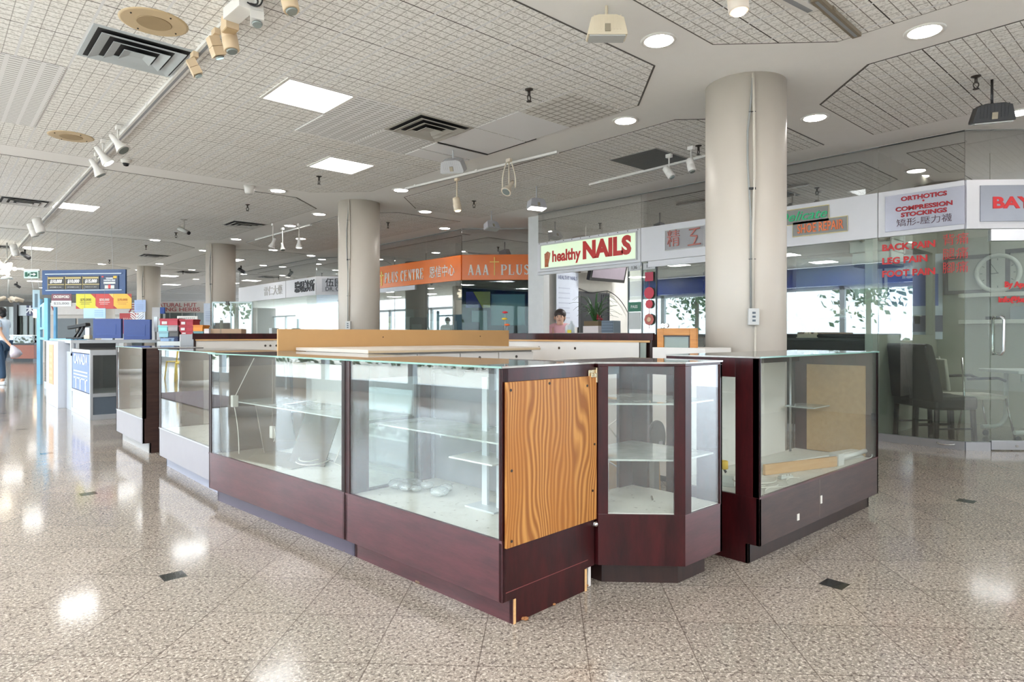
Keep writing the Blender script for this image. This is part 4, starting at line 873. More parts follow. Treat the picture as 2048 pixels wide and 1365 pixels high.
# door posts with unit numbers
t = thing('door_post', 'glazed door post with the 136 and 137 unit numbers and a green PASS sign', 'door post', (XS, yat(1257, XS), 0), R(-90))
W_ = yat(1257, XS)-yat(1312, XS)
B('glass_fin', (0, .0, 0, W_, .012, 2.13), M_SHOP, t); BB('metal_edge', [(-.012, -.01, 0, .0, .03, 2.2)], M(150, 156, 156, .3), t); BB('metal_edge', [(W_*.5-.006, -.01, 0, W_*.5+.006, .03, 2.2)], M(150, 156, 156, .3), t); BB('metal_edge', [(W_, -.01, 0, W_+.012, .03, 2.2)], M(50, 56, 56, .3), t)
BB('number_plate', [(.01, -.012, 2.10, W_*.45, -.004, 2.19)], M(200, 202, 204, .4), t); BB('number_plate', [(W_*.56, -.012, 2.10, W_-.01, -.004, 2.19)], M(200, 202, 204, .4), t)
textl('136', .075, M_BLK, (W_*.23, -.014, 2.145), (1, 0, 0), t, ext=.001); textl('137', .075, M_BLK, (W_*.78, -.014, 2.145), (1, 0, 0), t, ext=.001)
bd = B('pass_notice', (.0, -.008, 1.50, W_*.47, -.002, 1.64), M(36, 112, 84, .4), t); textl('PASS', .06, M(220, 232, 226), (W_*.23, -.012, 1.57), (1, 0, 0), t, ext=.001, bold=.001)
B('pass_sheet', (.01, -.006, 1.24, W_*.45, -.002, 1.49), M(206, 210, 208, .6), t)
RC = M(206, 34, 66, .4)
dn = thing('door_ornament', 'red and gold hanging ornament on the 137 post', 'ornament', (XS-.02, yat(1312, XS)+.10, 0), R(-90))
B('banner', (-.07, -.008, 1.93, .07, 0, 2.06), M(186, 60, 84, .5), dn); LT('disc', [(.085, 0), (.085, .006)], RC, dn, (0, -.002, 1.76), 24, (R(90), 0, 0)); LT('small_disc', [(.065, 0), (.065, .006)], M(220, 60, 76, .4), dn, (0, -.002, 1.60), 8, (R(90), 0, 0))
LT('octagon', [(.085, 0), (.085, .008)], M(196, 92, 76, .35), dn, (0, -.002, 1.38), 8, (R(90), 0, 0)); TB('cord', [[(0, -.004, 2.06), (0, -.004, 1.25)]], .003, RC, dn); LT('octagon_core', [(.04, .008), (.03, .012)], M(232, 190, 150, .3), dn, (0, -.002, 1.38), 12, (R(90), 0, 0))
# --- AAA plus, corner with a 45 degree front
A1, A2, A3 = (XS, 14.85), (XS, 10.0), (9.0, 8.74)
M_ORG = M(234, 118, 30, .22, var=.02)
M_DK = glass('dark_shop_glass', (.70, .80, .76), .02, .0, gain=.25)
front(A1, A2, 4, lowmat=M_SHOP); front(A2, A3, 1, lowmat=M_DK)
SER = {  # upright serif capitals drawn as strokes: (x0,y0,x1,y1,width)
 'A': [(.12, .0, .46, 1, .09), (.46, 1, .84, 0, .19), (.24, .33, .70, .33, .09), (.0, .03, .28, .03, .06), (.66, .03, 1.0, .03, .06)],
 'P': [(.2, 0, .2, 1, .2), (.0, .03, .42, .03, .06), (.0, .97, .3, .97, .06), (.2, .96, .62, .96, .08), (.62, .96, .84, .84, .14), (.84, .86, .84, .60, .18), (.84, .62, .62, .48, .14), (.62, .48, .2, .48, .08)],
 'L': [(.2, 0, .2, 1, .2), (.0, .97, .42, .97, .06), (.0, .03, .85, .03, .08), (.85, .0, .85, .3, .08)],
 'U': [(.2, 1, .2, .25, .2), (.2, .28, .4, .05, .18), (.4, .05, .66, .05, .12), (.66, .05, .84, .28, .1), (.84, .25, .84, 1, .1), (.0, .97, .42, .97, .06), (.66, .97, 1.0, .97, .06)],
 'S': [(.78, .74, .78, .98, .07), (.76, .84, .5, .96, .11), (.5, .96, .26, .88, .13), (.24, .90, .22, .68, .17), (.22, .70, .74, .42, .2), (.76, .44, .76, .2, .17), (.76, .2, .5, .04, .13), (.5, .04, .2, .16, .11), (.18, .02, .18, .28, .07)],
 'C': [(.84, .68, .84, .98, .07), (.82, .8, .55, .97, .1), (.55, .97, .3, .86, .14), (.3, .88, .18, .5, .2), (.18, .5, .3, .12, .2), (.3, .14, .56, .03, .14), (.56, .03, .86, .2, .1)],
 'E': [(.2, 0, .2, 1, .2), (.0, .97, .82, .97, .07), (.0, .03, .86, .03, .07), (.2, .5, .62, .5, .08), (.82, .74, .82, 1, .06), (.86, 0, .86, .28, .06), (.62, .38, .62, .62, .06)],
 'N': [(.18, 0, .18, 1, .09), (.16, .98, .84, .02, .2), (.86, 0, .86, 1, .09), (.0, .03, .34, .03, .06), (.0, .97, .28, .97, .06), (.7, .97, 1.0, .97, .06)],
 'T': [(.5, 0, .5, 1, .2), (.3, .03, .7, .03, .06), (.05, .96, .95, .96, .08), (.06, .7, .06, .98, .07), (.94, .7, .94, .98, .07)],
 'R': [(.2, 0, .2, 1, .2), (.0, .03, .42, .03, .06), (.0, .97, .3, .97, .06), (.2, .96, .6, .96, .08), (.6, .96, .78, .84, .14), (.78, .86, .78, .62, .17), (.78, .64, .6, .5, .14), (.6, .5, .2, .5, .08), (.5, .5, .9, 0, .19), (.8, .03, 1.0, .03, .06)]}
def serif(s, x, z, h, cw, mat, parent, y=-.026):
    for c_ in s:
        if c_ != ' ':
            bm = bmesh.new()
            for x0, y0, x1, y1, wd in SER[c_]:
                p, q_ = Vector((x+x0*cw, z+y0*h)), Vector((x+x1*cw, z+y1*h)); d = (q_-p); L_ = d.length; d.normalize(); n = Vector((-d.y, d.x))*wd*h*.42
                vs = [p+n, p-n, q_-n, q_+n]
                a = [bm.verts.new((v.x, y-.004, v.y)) for v in vs]; b2 = [bm.verts.new((v.x, y+.004, v.y)) for v in vs]
                bm.faces.new(a); bm.faces.new(b2[::-1])
                for i in range(4): bm.faces.new([a[i], a[(i+1) % 4], b2[(i+1) % 4], b2[i]])
            obj('letter', bm, mat, parent)
        x += cw*1.22 if c_ != ' ' else cw*.6
    return x
M_CW = M(238, 236, 226, .4); M_CY = M(252, 226, 110, .4)
def l5(px): return 14.85-yat(px, XS)
t, L = fascia(A1, A2, 'long orange fascia reading AAA PLUS CENTRE along the aisle', M_ORG)
serif('AAA', l5(768)-1.02, 2.32, .235, .26, M_CW, t); serif('PLUS', l5(771.5), 2.32, .235, (l5(798.5)-l5(771.5))/4.66, M_CW, t)
serif('CENTRE', l5(803), 2.32, .235, (l5(849)-l5(803))/7.1, M_CW, t)
for o in [o for o in t.children if o.name.startswith('letter')]: pass
BB('cross', [(l5(765)-.018, -.03, 2.27, l5(765)+.018, -.02, 2.60), (l5(765)-.10, -.03, 2.49, l5(765)+.10, -.02, 2.52)], M_CY, t)
textl('恩信中心', .25, M_CW, ((l5(860)+l5(912))/2, -.026, 2.42), (1, 0, 0), t, wid=l5(911)-l5(861), ext=.004, bold=.001)
t, L2 = fascia(A2, A3, 'orange corner fascia reading AAA PLUS', M_ORG)
k_ = 1.50/152     # metres of fascia per photo pixel
x = .14; serif('AAA', .12, 2.315, .20, .118, M_CW, t); serif('PLUS', .76, 2.315, .20, .120, M_CW, t)
BB('cross', [(.628, -.03, 2.31, .643, -.02, 2.66), (.545, -.03, 2.56, .725, -.02, 2.575)], M_CY, t)
BB_ = B('door_header', (XS-.02, 11.6, 2.12, XS+.03, 14.7, 2.215), M(206, 210, 214, .35)); tag(BB_, 'silver door header bar under the long orange fascia', 'door header')
# --- clinic beyond (white fascia)
D1, D2, D3 = (XS, 22.0), (XS, 16.3), (8.8, 15.24)
front(D1, D2, 4); front(D2, D3, 1)
def l6(px): return 22.0-yat(px, XS)
M_LET = M(52, 54, 58, .4)
t, L = fascia(D1, D2, 'white fascia with grey Chinese characters, beyond the second column')
textl('驗眼診所', .34, M(70, 72, 76, .4), ((l6(592)+l6(631))/2, -.026, 2.46), (1, 0, 0), t, wid=l6(631)-l6(592), ext=.02)
textl('雷仁大藥', .30, M(190, 186, 182, .4), ((l6(528)+l6(568))/2, -.026, 2.46), (1, 0, 0), t, wid=(l6(566)-l6(530)), ext=.006)
B('panel_joint', (l6(573)-.01, -.022, 2.22, l6(573)+.01, -.015, 2.71), M(120, 120, 120), t)
t, L = fascia(D2, D3, 'white corner fascia beginning DR. GO')
sp = B('sign_plate', (.16, -.03, 2.30, 1.4, -.02, 2.65), M(196, 198, 204, .3), t)
textl('伍國', .24, M(24, 26, 34, .4), (.25, -.034, 2.53), (1, 0, 0), sp, ext=.003, bold=.001, align='LEFT'); textl('DR. GO', .15, M(40, 42, 48, .4), (.25, -.034, 2.37), (1, 0, 0), sp, ext=.003, align='LEFT')
# ------------------------------------------------ inside the shops
WG = M(172, 172, 158, .8, var=.02); WD = M(60, 58, 56, .8); WB = M(224, 222, 216, .8)
def w(name, x0, y0, x1, y1, z0, z1, m_): st(B(name, (x0, y0, z0, x1, y1, z1), m_))
PY = YO+.12
w('wall_shop', 10.15, -1.4, 10.25, PY-.04, 0, CZ, WG); w('wall_shop', xat(1858, PY), PY-.04, 10.15, PY+.04, 0, CZ, WG); w('wall_shop', 7.95, PY-.04, xat(1858, PY), PY+.04, 0, 1.16, WG); w('wall_shop', 7.95, PY-.04, xat(1858, PY), PY+.04, 2.25, CZ, WG); w('wall_shop', 7.80, PY-.04, 7.95, PY+.04, 0, CZ, M(206, 212, 204, .7))
w('wall_shop', 9.1, -1.5, 10.25, -1.4, 0, CZ, WG)
w('wall_shop', 11.9, PY, 12.0, 8.5, 0, CZ, WD); w('wall_shop', 7.80, YH-.03, 11.9, YH+.03, 0, CZ, WD); w('wall_shop', 7.80, YC-.05, 11.1, YC+.01, 0, CZ, WB)
w('wall_shop', 11.1, YC-.05, 11.2, 8.3, 0, CZ, WB); w('wall_shop', 7.95, 8.26, 11.1, 8.32, 0, CZ, WB); w('wall_shop', 7.78, 7.80, 7.92, 7.92, 0, 2.22, M(222, 224, 224, .5)); w('wall_shop', 7.86, 7.92, 7.92, 8.26, 0, CZ, M(222, 224, 224, .5))
w('wall_shop', 12.6, 8.3, 12.7, 22, 0, CZ, M(150, 150, 146, .8)); w('wall_shop', 9.0, 8.72, 12.6, 8.80, 0, CZ, M(70, 74, 70, .6)); w('wall_shop', 8.8, 15.14, 12.6, 15.24, 0, CZ, WB); w('wall_shop', 8.2, 14.75, 12.6, 14.85, 0, CZ, M(120, 120, 116, .7))
# waiting chairs
M_LEA = M(62, 58, 56, .35); M_LEG = M(38, 26, 22, .4)
def parsons(x, y, rz, label):
    t = thing('dining_chair', label, 'chair', (x, y, 0), rz, 'upholstered chairs in the orthotics shop')
    B('seat', (-.24, -.19, .36, .24, .19, .50), M_LEA, t, .03)
    bm = bmesh.new(); prism(bm, [(-.25, .44), (-.13, .44), (-.20, .80), (-.27, 1.05), (-.33, 1.07), (-.36, 1.04), (-.30, .75)], -.19, .19, Matrix(((1, 0, 0, 0), (0, 0, 1, 0), (0, 1, 0, 0), (0, 0, 0, 1)))); obj('backrest', bm, M_LEA, t, .02)
    for sx, sy in ((-1, -1), (-1, 1), (1, -1), (1, 1)): TB('leg', [[(sx*.20, sy*.155, .38), (sx*.215, sy*.16, 0)]], .026, M_LEG, t, 4)
    for sy in (-1, 1): TB('stretcher', [[(-.2, sy*.155, .16), (.2, sy*.155, .16)]], .012, M_LEG, t, 4)
    return t
x, y = 8.20, 2.08; parsons(x, y, R(-38), 'front dark grey upholstered chair behind the orthotics glass')
x, y = 8.47, 2.36; parsons(x, y, R(-38), 'rear dark grey upholstered chair behind the orthotics glass')
x, y = LZ(1945, 7.6); t = thing('arm_chair', 'cream chair with chrome frame and black arm rests in the corner shop', 'chair', (x, y, 0), R(-50))
B('seat', (-.25, -.24, .42, .25, .24, .47), M(202, 198, 184, .5), t, .015); bm = bmesh.new(); box(bm, -.30, -.20, .55, -.26, .20, .92, Matrix.Rotation(-.12, 4, 'Y')); obj('backrest', bm, M(202, 198, 184, .5), t, .015)
for sy in (-1, 1):
    TB('leg', [[(-.24, sy*.25, .9), (-.22, sy*.26, .45), (-.30, sy*.26, .0)]], .011, M_CHR, t); TB('leg', [[(.22, sy*.24, .44), (.30, sy*.26, 0)]], .011, M_CHR, t)
    TB('arm_rest', [[(-.20, sy*.28, .66), (.12, sy*.28, .67), (.20, sy*.28, .64)]], .016, M_BLK, t)
x, y = LZ(2060, 7.2); t = thing('treatment_table', 'white tubular table on castors at the right edge', 'table', (x, y, 0), R(-42))
B('table_top', (-.36, -.3, .74, .6, .3, .775), M(206, 208, 202, .35), t, .008); BB('apron_bar', [(-.3, -.27, .66, .5, -.25, .73)], M(190, 192, 188), t)
for sy in (-1, 1): TB('leg_tube', [[(-.08, sy*.24, .74), (-.08, sy*.24, .34)]+[tuple(p) for p in bez((-.08, sy*.24, .3), (-.08, sy*.24, .12), (-.24, sy*.24, .11), 6)]+[(-.36, sy*.24, .11)]], .024, M(206, 208, 202, .3), t, 12); LT('castor', [(.03, -.012), (.035, 0), (.03, .012)], M_BLK, t, (-.32, sy*.24, .04), 14, (R(90), 0, 0))
# shelves with frames and clock
for z_, lab in ((1.64, 'upper white wall shelf in the corner shop'), (1.30, 'lower white wall shelf in the corner shop')):
    t = thing('wall_shelf', lab, 'shelf', (10.15, 0, 0)); B('board', (-.22, -.9, z_, -.0, 2.36, z_+.05), M(196, 194, 182, .5), t, .003)
def picture(px, py, w_, h_, label, z):
    y = yat(px, 10.08); t = thing('picture_frame', label, 'picture', (10.06, y, z), R(-90))
    BB('frame', [(-w_/2, -.02, 0, -w_/2+.05, .01, h_), (w_/2-.05, -.02, 0, w_/2, .01, h_), (-w_/2+.05, -.02, 0, w_/2-.05, .01, .05), (-w_/2+.05, -.02, h_-.05, w_/2-.05, .01, h_)], M(40, 38, 36, .4), t); B('print', (-w_/2+.05, -.008, .05, w_/2-.05, 0, h_-.05), M(150, 150, 138, .5), t)
picture(1935, 0, .52, .50, 'dark framed certificate left of the wall clock', 1.69); picture(2062, 0, .5, .54, 'dark framed certificate right of the wall clock', 1.69)
y = yat(1996, 10.06); t = thing('wall_clock', 'round pale wall clock standing on the upper shelf', 'clock', (10.06, y, 1.69+.25), R(-90))
bm = bmesh.new(); lathe(bm, [(.25, 0), (.25, .02), (.235, .035), (.20, .03), (.195, .012)], 40, Matrix.Rotation(R(90), 4, 'X')); obj('rim', bm, M(190, 190, 180, .4), t)
bm = bmesh.new(); lathe(bm, [(.196, .012), (.196, .016)], 36, Matrix.Rotation(R(90), 4, 'X')); f_ = obj('dial', bm, M(168, 168, 156, .5), t)
bm = bmesh.new(); [box(bm, -.004, -.019, .16, .004, -.016, .185, Matrix.Rotation(k*math.pi/6, 4, 'Y')) for k in range(12)]; obj('hour_mark', bm, M_BLK, t)
bm = bmesh.new(); box(bm, -.005, -.021, -.01, .005, -.018, .10, Matrix.Rotation(R(-95), 4, 'Y')); obj('hour_hand', bm, M_BLK, t); bm = bmesh.new(); box(bm, -.003, -.022, -.01, .003, -.02, .15, Matrix.Rotation(R(-30), 4, 'Y')); obj('minute_hand', bm, M_BLK, t)
for k, (px, lab) in enumerate(((1990, 'small dark tray on the lower shelf'), (2040, 'grey box on the lower shelf'))):
    y = yat(px, 10.04); o = B('shelf_box' if k else 'tray', (-.05, -.09, 0, .05, .09, .16 if k else .04), M(120, 130, 134, .5) if k else M(50, 52, 50)); o.location = (10.04, y, 1.351); tag(o, lab, 'box')
# added panel imitating the luggage picture reflected in the shop glass
y = 3.6; t = thing('poster', 'blue poster with luggage drawing beyond the partition window', 'poster', (9.7, 3.38, 0), R(-62))
B('sheet', (-.9, 0, 1.1, .9, .02, 2.25), M(206, 214, 226, .5), t); B('photo', (.25, -.006, 1.55, .85, 0, 1.98), M(92, 110, 176, .4), t); B('band', (-.9, -.006, 1.2, .9, 0, 1.42), M(110, 108, 128, .5), t)
TB('luggage_handle', [[(-.02, -.01, 1.5), (-.02, -.01, 2.08), (.2, -.01, 2.1), (.2, -.01, 1.72), (.05, -.01, 1.7)]], .012, M(70, 74, 90), t); 
bm = bmesh.new(); lathe(bm, [(.17, 0), (.17, .008)], 24, Matrix.Translation((-.32, -.008, 1.68)) @ Matrix.Rotation(R(90), 4, 'X')); lathe(bm, [(.13, 0), (.13, .01)], 24, Matrix.Translation((.0, -.008, 1.62)) @ Matrix.Rotation(R(90), 4, 'X')); obj('dots', bm, M(112, 102, 118, .5), t)
# ------------------------------------------------ the far mall, the lottery kiosk, people
st(B('wall_back', (X0, 50, 0, 22, 50.2, CZ), M(120, 116, 112, .8)))
KZ = .9665
_LZ0 = LZ
def LZ(px, Z): return _LZ0(px, Z*KZ)
RZ = -R(YAW)     # turned square to the viewer
def P3(px, py, Z):      # point at a given distance in front of the viewer
    Z = Z*KZ
    x, y = _LZ0(px, Z); return (x, y, HC+(H0-py)*Z/F)
def facing(name, label, cat, px0, px1, py0, py1, Z, mat, th=.03, group=None, part='panel', rz=0):
    # thing standing square to the viewer: origin at its lower left corner, local x to the right
    x, y, z = P3(px0, py1, Z); t = thing(name, label, cat, (x, y, z), RZ+rz, group)
    Z = Z*KZ; W = (px1-px0)*Z/F; Hh = (py1-py0)*Z/F
    B(part, (0, 0, 0, W, th, Hh), mat, t, .003); return t, W, Hh
# --- lottery kiosk
al = M(206, 210, 214, .3, .6)
t = thing('aluminium_showcase', 'silver framed showcase with a pale blue CANADA poster on its side', 'showcase', (*W(1.87, 10.56), 0))
L_, W_, Hh = 1.15, 1.50, .95
BB('frame', [(-.0, 0, .0, .035, .035, Hh), (L_-.035, 0, 0, L_, .035, Hh), (0, W_-.035, 0, .035, W_, Hh), (L_-.035, W_-.035, 0, L_, W_, Hh), (.035, 0, .0, L_-.035, .03, .07), (.035, 0, .31, L_-.035, .03, .36), (.035, 0, Hh-.07, L_-.035, .03, Hh), (0, .035, .0, .03, W_-.035, .06), (0, .035, .31, .03, W_-.035, .35), (0, .035, Hh-.05, .03, W_-.035, Hh)], al, t, .002)
B('lower_panel', (.035, .01, .07, L_-.035, .02, .31), M(84, 94, 104, .4), t); B('lower_panel', (.01, .035, .06, .02, W_-.035, .31), M(190, 196, 206, .4), t)
B('front_glass', (.035, .01, .36, L_-.035, .016, Hh-.07), M_GL, t); B('deck', (.03, .03, .30, L_-.03, W_-.03, .33), M(206, 206, 204), t); B('rear_panel', (.03, W_-.05, .33, L_-.03, W_-.04, Hh), M(132, 132, 132, .5), t); B('inner_side', (L_-.05, .03, .33, L_-.04, W_-.04, Hh), M(150, 148, 146, .5), t)
po = B('side_poster', (.006, .06, .36, .014, W_-.06, Hh-.06), M(104, 128, 196, .4), t)
textl('CANADA', .26, M(214, 226, 248, .4), (.002, W_/2, .80), (0, -1, 0), po, wid=1.1, ext=.001, bold=.004, sy=.8)
bm = bmesh.new()
for k in range(3): box(bm, .001, .2, .62-.05*k, .006, 1.3, .64-.05*k)
for yy in (.35, .75, 1.1): lathe(bm, [(.05, .0), (.05, .004)], 12, Matrix.Translation((.001, yy, .50)) @ Matrix.Rotation(R(90), 4, 'Y')); box(bm, .001, yy-.04, .37, .006, yy+.04, .46)
obj('poster_art', bm, M(206, 218, 244, .5), po); B('top', (0, 0, Hh, L_, W_, Hh+.008), M_GLT, t)
t = thing('service_counter', 'silver edged counter with a black front band behind the aluminium showcase', 'counter', (xat(141, 11.8), 11.8, 0))
Wc = xat(236, 11.8)-xat(141, 11.8)
B('body', (.02, .02, 0, Wc, .5, .9), M(176, 182, 190, .5), t); B('black_band', (.10, .0, .88, Wc-.03, .02, 1.03), M(30, 30, 32, .4), t); BB('metal_edge', [(0, -.01, 1.03, Wc+1.5, .9, 1.075), (0, -.01, .84, .04, .03, 1.03), (.07, -.012, .84, .11, .0, 1.03), (Wc-.03, -.012, .84, Wc+.01, .02, 1.03), (0, -.01, .84, Wc, .0, .88)], al, t, .002)
t = thing('white_cabinet', 'tall plain white cabinet end at the left of the lottery kiosk', 'cabinet', (*W(1.80, 12.62), 0))
B('body', (0, 0, .0, .24, 1.3, 1.055), M(206, 210, 218, .4), t, .003); B('side_notice', (-.006, .45, .35, .0, .95, 1.0), M(214, 160, 110, .5), t); BB('notice_rows', [(-.008, .55, .42+.1*k, -.006, .85, .47+.1*k) for k in range(5)], M(228, 180, 130, .5), t)
t = thing('glass_cabinet', 'low glass fronted cabinet along the kiosk side with shiny packets', 'cabinet', (1.94, 13.7, 0))
B('base', (0, 0, 0, .5, 3.6, .12), M(176, 186, 190, .4), t); BB('frame', [(0, k*1.3-.02, .12, .03, k*1.3+.02, 1.05) for k in range(3)]+[(0, 0, 1.02, .5, 3.6, 1.06), (0, 0, .12, .03, 3.6, .15)], M(196, 204, 210, .3, .4), t); B('side_glass', (.01, 0, .15, .016, 3.6, 1.02), M_GL, t); B('back_panel', (.4, 0, .12, .42, 3.6, 1.02), M(150, 158, 158, .4), t)
bm = bmesh.new()
for k in range(17): y_ = .15+.19*k; box(bm, .08, y_, .2+.04*(k % 3), .2, y_+.14, .75+.1*random.random())
obj('packets', bm, M(186, 196, 196, .3, .4), t)
BL = M(132, 200, 240, .4)
bt = thing('kiosk_frame', 'tall light blue post frame at the left end of the lottery kiosk', 'frame', (2.0, 0, 0))
bt.location = (0, 0, 0)
p1_, p2_, p3_ = LZ(79.5, 15.8), LZ(94.5, 13.4), LZ(111, 13.6)
def post(p, w_, z0, z1, nm='post'): B(nm, (-w_/2, -w_/2, z0, w_/2, w_/2, z1), BL, bt, .002, Matrix.Translation((p[0], p[1], 0)) @ Matrix.Rotation(RZ, 4, 'Z'))
post(p1_, .085, 0, 2.0); post(p2_, .075, 1.062, 1.89); post(p3_, .05, 1.062, 1.72)
d_ = Vector((p2_[0]-p1_[0], p2_[1]-p1_[1])); 
for z_ in (1.05, 1.28, 1.80): vwall('rung', p1_, p2_, z_, z_+.05, .04, BL, bt)
vwall('back_board', Vector(p1_).lerp(Vector(p2_), .3), Vector(p1_).lerp(Vector(p2_), .85), 1.33, 1.80, .02, M(120, 186, 232, .4), bt)
a_, b__ = LZ(99, 13.3), LZ(142, 12.9); vwall('blue_counter_edge', a_, b__, 1.05, 1.085, .3, BL, bt)
# hanging lottery sign
t, W, Hh = facing('hanging_sign', 'big navy hanging lottery sign with three jackpot panels', 'sign', 84, 265, 541, 590, 12.9, M(38, 74, 124, .4), .04, rz=-.12)
gold = M(196, 176, 110, .4)
for k, num in enumerate(('$10,000', '$10,000', '$15,000')):
    x0 = .13+k*.365; f_ = B('jackpot_panel', (x0, -.012, .10, x0+.35, 0, .35), M(48, 46, 44, .4), t); BB('gold_line', [(x0, -.014, .185, x0+.35, -.012, .20), (x0+.01, -.014, .30, x0+.33, -.012, .33), (x0, -.014, .10, x0+.008, -.012, .35)], gold, f_)
    textl(num, .085, M(240, 240, 238), (x0+.175, -.016, .25), (1, 0, 0), f_, wid=.25, ext=.001, bold=.004, shear=.2); textl(['SEPTEMBER 10, 2021', 'SEPTEMBER 8, 2021', 'MARCH 27, 2021'][k], .03, M(200, 200, 196), (x0+.175, -.016, .14), (1, 0, 0), f_, wid=.24, ext=.001)
f_ = B('winner_panel', (1.235, -.012, .09, 1.60, 0, .35), M(30, 52, 86, .4), t)
for s_, z_, w_ in (('WINNERS', .30, .15), ('HAPPENS HERE', .262, .24)): textl(s_, .035, M(232, 236, 240), (1.42, -.016, z_), (1, 0, 0), f_, wid=w_, ext=.001, bold=.002)
BB('winner_art', [(1.30, -.016, .195, 1.54, -.012, .235), (1.32, -.016, .105, 1.40, -.012, .17), (1.44, -.016, .105, 1.52, -.012, .17)], M(214, 216, 212), f_); BB('red_art', [(1.395, -.018, .11, 1.445, -.012, .18), (1.26, -.018, .32, 1.30, -.012, .345)], M(206, 60, 60), f_); B('gold_art', (1.50, -.017, .30, 1.57, -.012, .345), M(232, 190, 60), f_)
BB('light_bar', [(.08, -.02, .385, W-.07, 0, .40), (.09, -.02, .075, W-.06, 0, .088)], M(214, 226, 240, .3), t)
TB('hanging_wire', [[(.28, .02, .40), (.30, .02, CZ-t.location.z)], [(W-.27, .02, .40), (W-.3, .02, CZ-t.location.z)]], .004, M(220, 222, 224), t, 5)
def poster(label, px0, px1, py0, py1, Z, mat, **k): return facing('poster', label, 'poster', px0, px1, py0, py1, Z, mat, .012, 'posters of the lottery kiosk', 'sheet', **k)
t, W, Hh = poster('dark red CROSSWORD ticket poster under the navy sign', 103, 143, 588, 613, 12.7, M(120, 72, 84, .5)); textl('CROSSWORD', .07, M(236, 232, 226), (W/2, -.004, Hh*.75), (1, 0, 0), t, wid=W*.8, ext=.001, bold=.002); B('white_band', (0, -.004, 0, W, 0, Hh*.45), M(206, 206, 206), t)
textl('$25,000', .06, M(120, 120, 124), (W/2, -.006, Hh*.22), (1, 0, 0), t, wid=W*.75, ext=.001)
for lab, a, b, m1, s_, m2, pts in (('yellow $70,000 poster under the navy sign', 152, 191, M(214, 206, 60, .5), '$70,000', M(120, 110, 40), None), ('red $50,000 poster under the navy sign', 191, 227, M(200, 68, 62, .5), '$50,000', M(236, 226, 220), None), ('orange-yellow poster under the right end of the navy sign', 227, 263, M(240, 188, 70, .5), '$70,000', M(206, 130, 60), None)):
    t, W, Hh = poster(lab, a, b, 588, 618, 12.6, m1); textl(s_, .06, m2, (W/2, -.004, Hh*.6), (1, 0, 0), t, wid=W*.55, ext=.001, bold=.001)
    bm = bmesh.new(); prism(bm, [(0, 0), (W*.22, 0), (0, Hh*.22)], 0, .003, Matrix(((1, 0, 0, 0), (0, 0, -1, -.0), (0, 1, 0, 0), (0, 0, 0, 1)))); prism(bm, [(W, Hh), (W*.75, Hh), (W, Hh*.7)], 0, .003, Matrix(((1, 0, 0, 0), (0, 0, -1, 0), (0, 1, 0, 0), (0, 0, 0, 1)))); obj('corner_triangle', bm, M(178, 60, 56, .5) if a != 191 else M(232, 200, 110), t)
    BB('text_line', [(W*.2, -.003, Hh*.42, W*.8, 0, Hh*.45), (W*.25, -.003, Hh*.3, W*.7, 0, Hh*.33)], m2, t)
t, W, Hh = poster('pale blue information sheet hanging above the two navy boards', 167, 211, 617, 637, 12.0, M(176, 208, 246, .5)); TB('cord', [[(.02, .006, Hh), (.02, .006, Hh+.45)], [(W-.02, .006, Hh), (W-.02, .006, Hh+.45)]], .002, M_GREY, t, 4); BB('text_line', [(W*.5, -.003, Hh*(.2+.18*k), W*.9, 0, Hh*(.2+.18*k)+.012) for k in range(4)], M(140, 170, 216), t)
t, W, Hh = poster('big red ticket poster behind the navy boards', 239, 276, 627, 668, 13.4, M(204, 66, 66, .5)); B('stand', (W*.4, .0, -t.location.z, W*.6, .01, 0), M_GREY, t); textl('$50,000', .06, M(236, 226, 220), (W/2, -.004, Hh*.72), (1, 0, 0), t, wid=W*.6, ext=.001)
for lab, a, b, c_, d__ in (('left navy blue backboard of the lottery terminal', 186, 242, 638, 677), ('right navy blue backboard of the lottery terminal', 247, 300, 639.5, 679.5)):
    t, W, Hh = facing('terminal_board', lab, 'terminal board', a, b, c_, d__, 11.2, M(34, 62, 132, .4), .06, 'navy terminal boards'); BB('inner_frame', [(W*.12, -.004, Hh*.2, W*.82, 0, Hh*.215), (W*.81, -.004, Hh*.2, W*.82, 0, Hh*.72)], M(60, 92, 168), t); B('foot', (W*.3, 0, -.14, W*.7, .06, 0), M(190, 196, 204), t)
x, y, z = P3(274, 680, 11.6); t = thing('wire_tree', 'white wire display tree behind the right navy board', 'display rack', (x, y, 1.08), RZ)
TB('branches', [[(0, 0, 0), (0, 0, .46)]]+[bez((0, 0, .28+.05*k), (.05*s_, 0, .36+.05*k), (.11*s_, 0, .40+.03*k), 6) for k in range(3) for s_ in (-1, 1)], .010, M(236, 238, 240, .4), t, 6); B('stand', (-.06, -.05, 0, .06, .05, .02), M(236, 238, 240), t)
x, y, z = P3(160, 678, 11.9); t = thing('ticket_printer', 'black ticket printer on a slanted arm on the kiosk counter', 'printer', (x, y, 1.085), RZ)
B('body', (-.16, -.05, .20, .18, .08, .26), M_BLK, t, .01, Matrix.Rotation(-.18, 4, 'Y')); TB('arm', [[(-.05, 0, 0), (.08, 0, .22)], [(-.12, 0, 0), (.02, 0, .22)]], .018, M_BLK, t); B('base', (-.2, -.08, 0, .08, .1, .03), M_BLK, t, .004)
x, y, z = P3(183, 678, 11.8); t = thing('desk_bell_box', 'small cream box stack beside the black printer', 'box', (x-.05, y, 1.085), RZ); B('lower_box', (-.05, -.04, 0, .05, .04, .07), M(226, 218, 196), t, .003); B('upper_box', (-.035, -.03, .07, .04, .03, .2), M(220, 222, 226), t, .003)
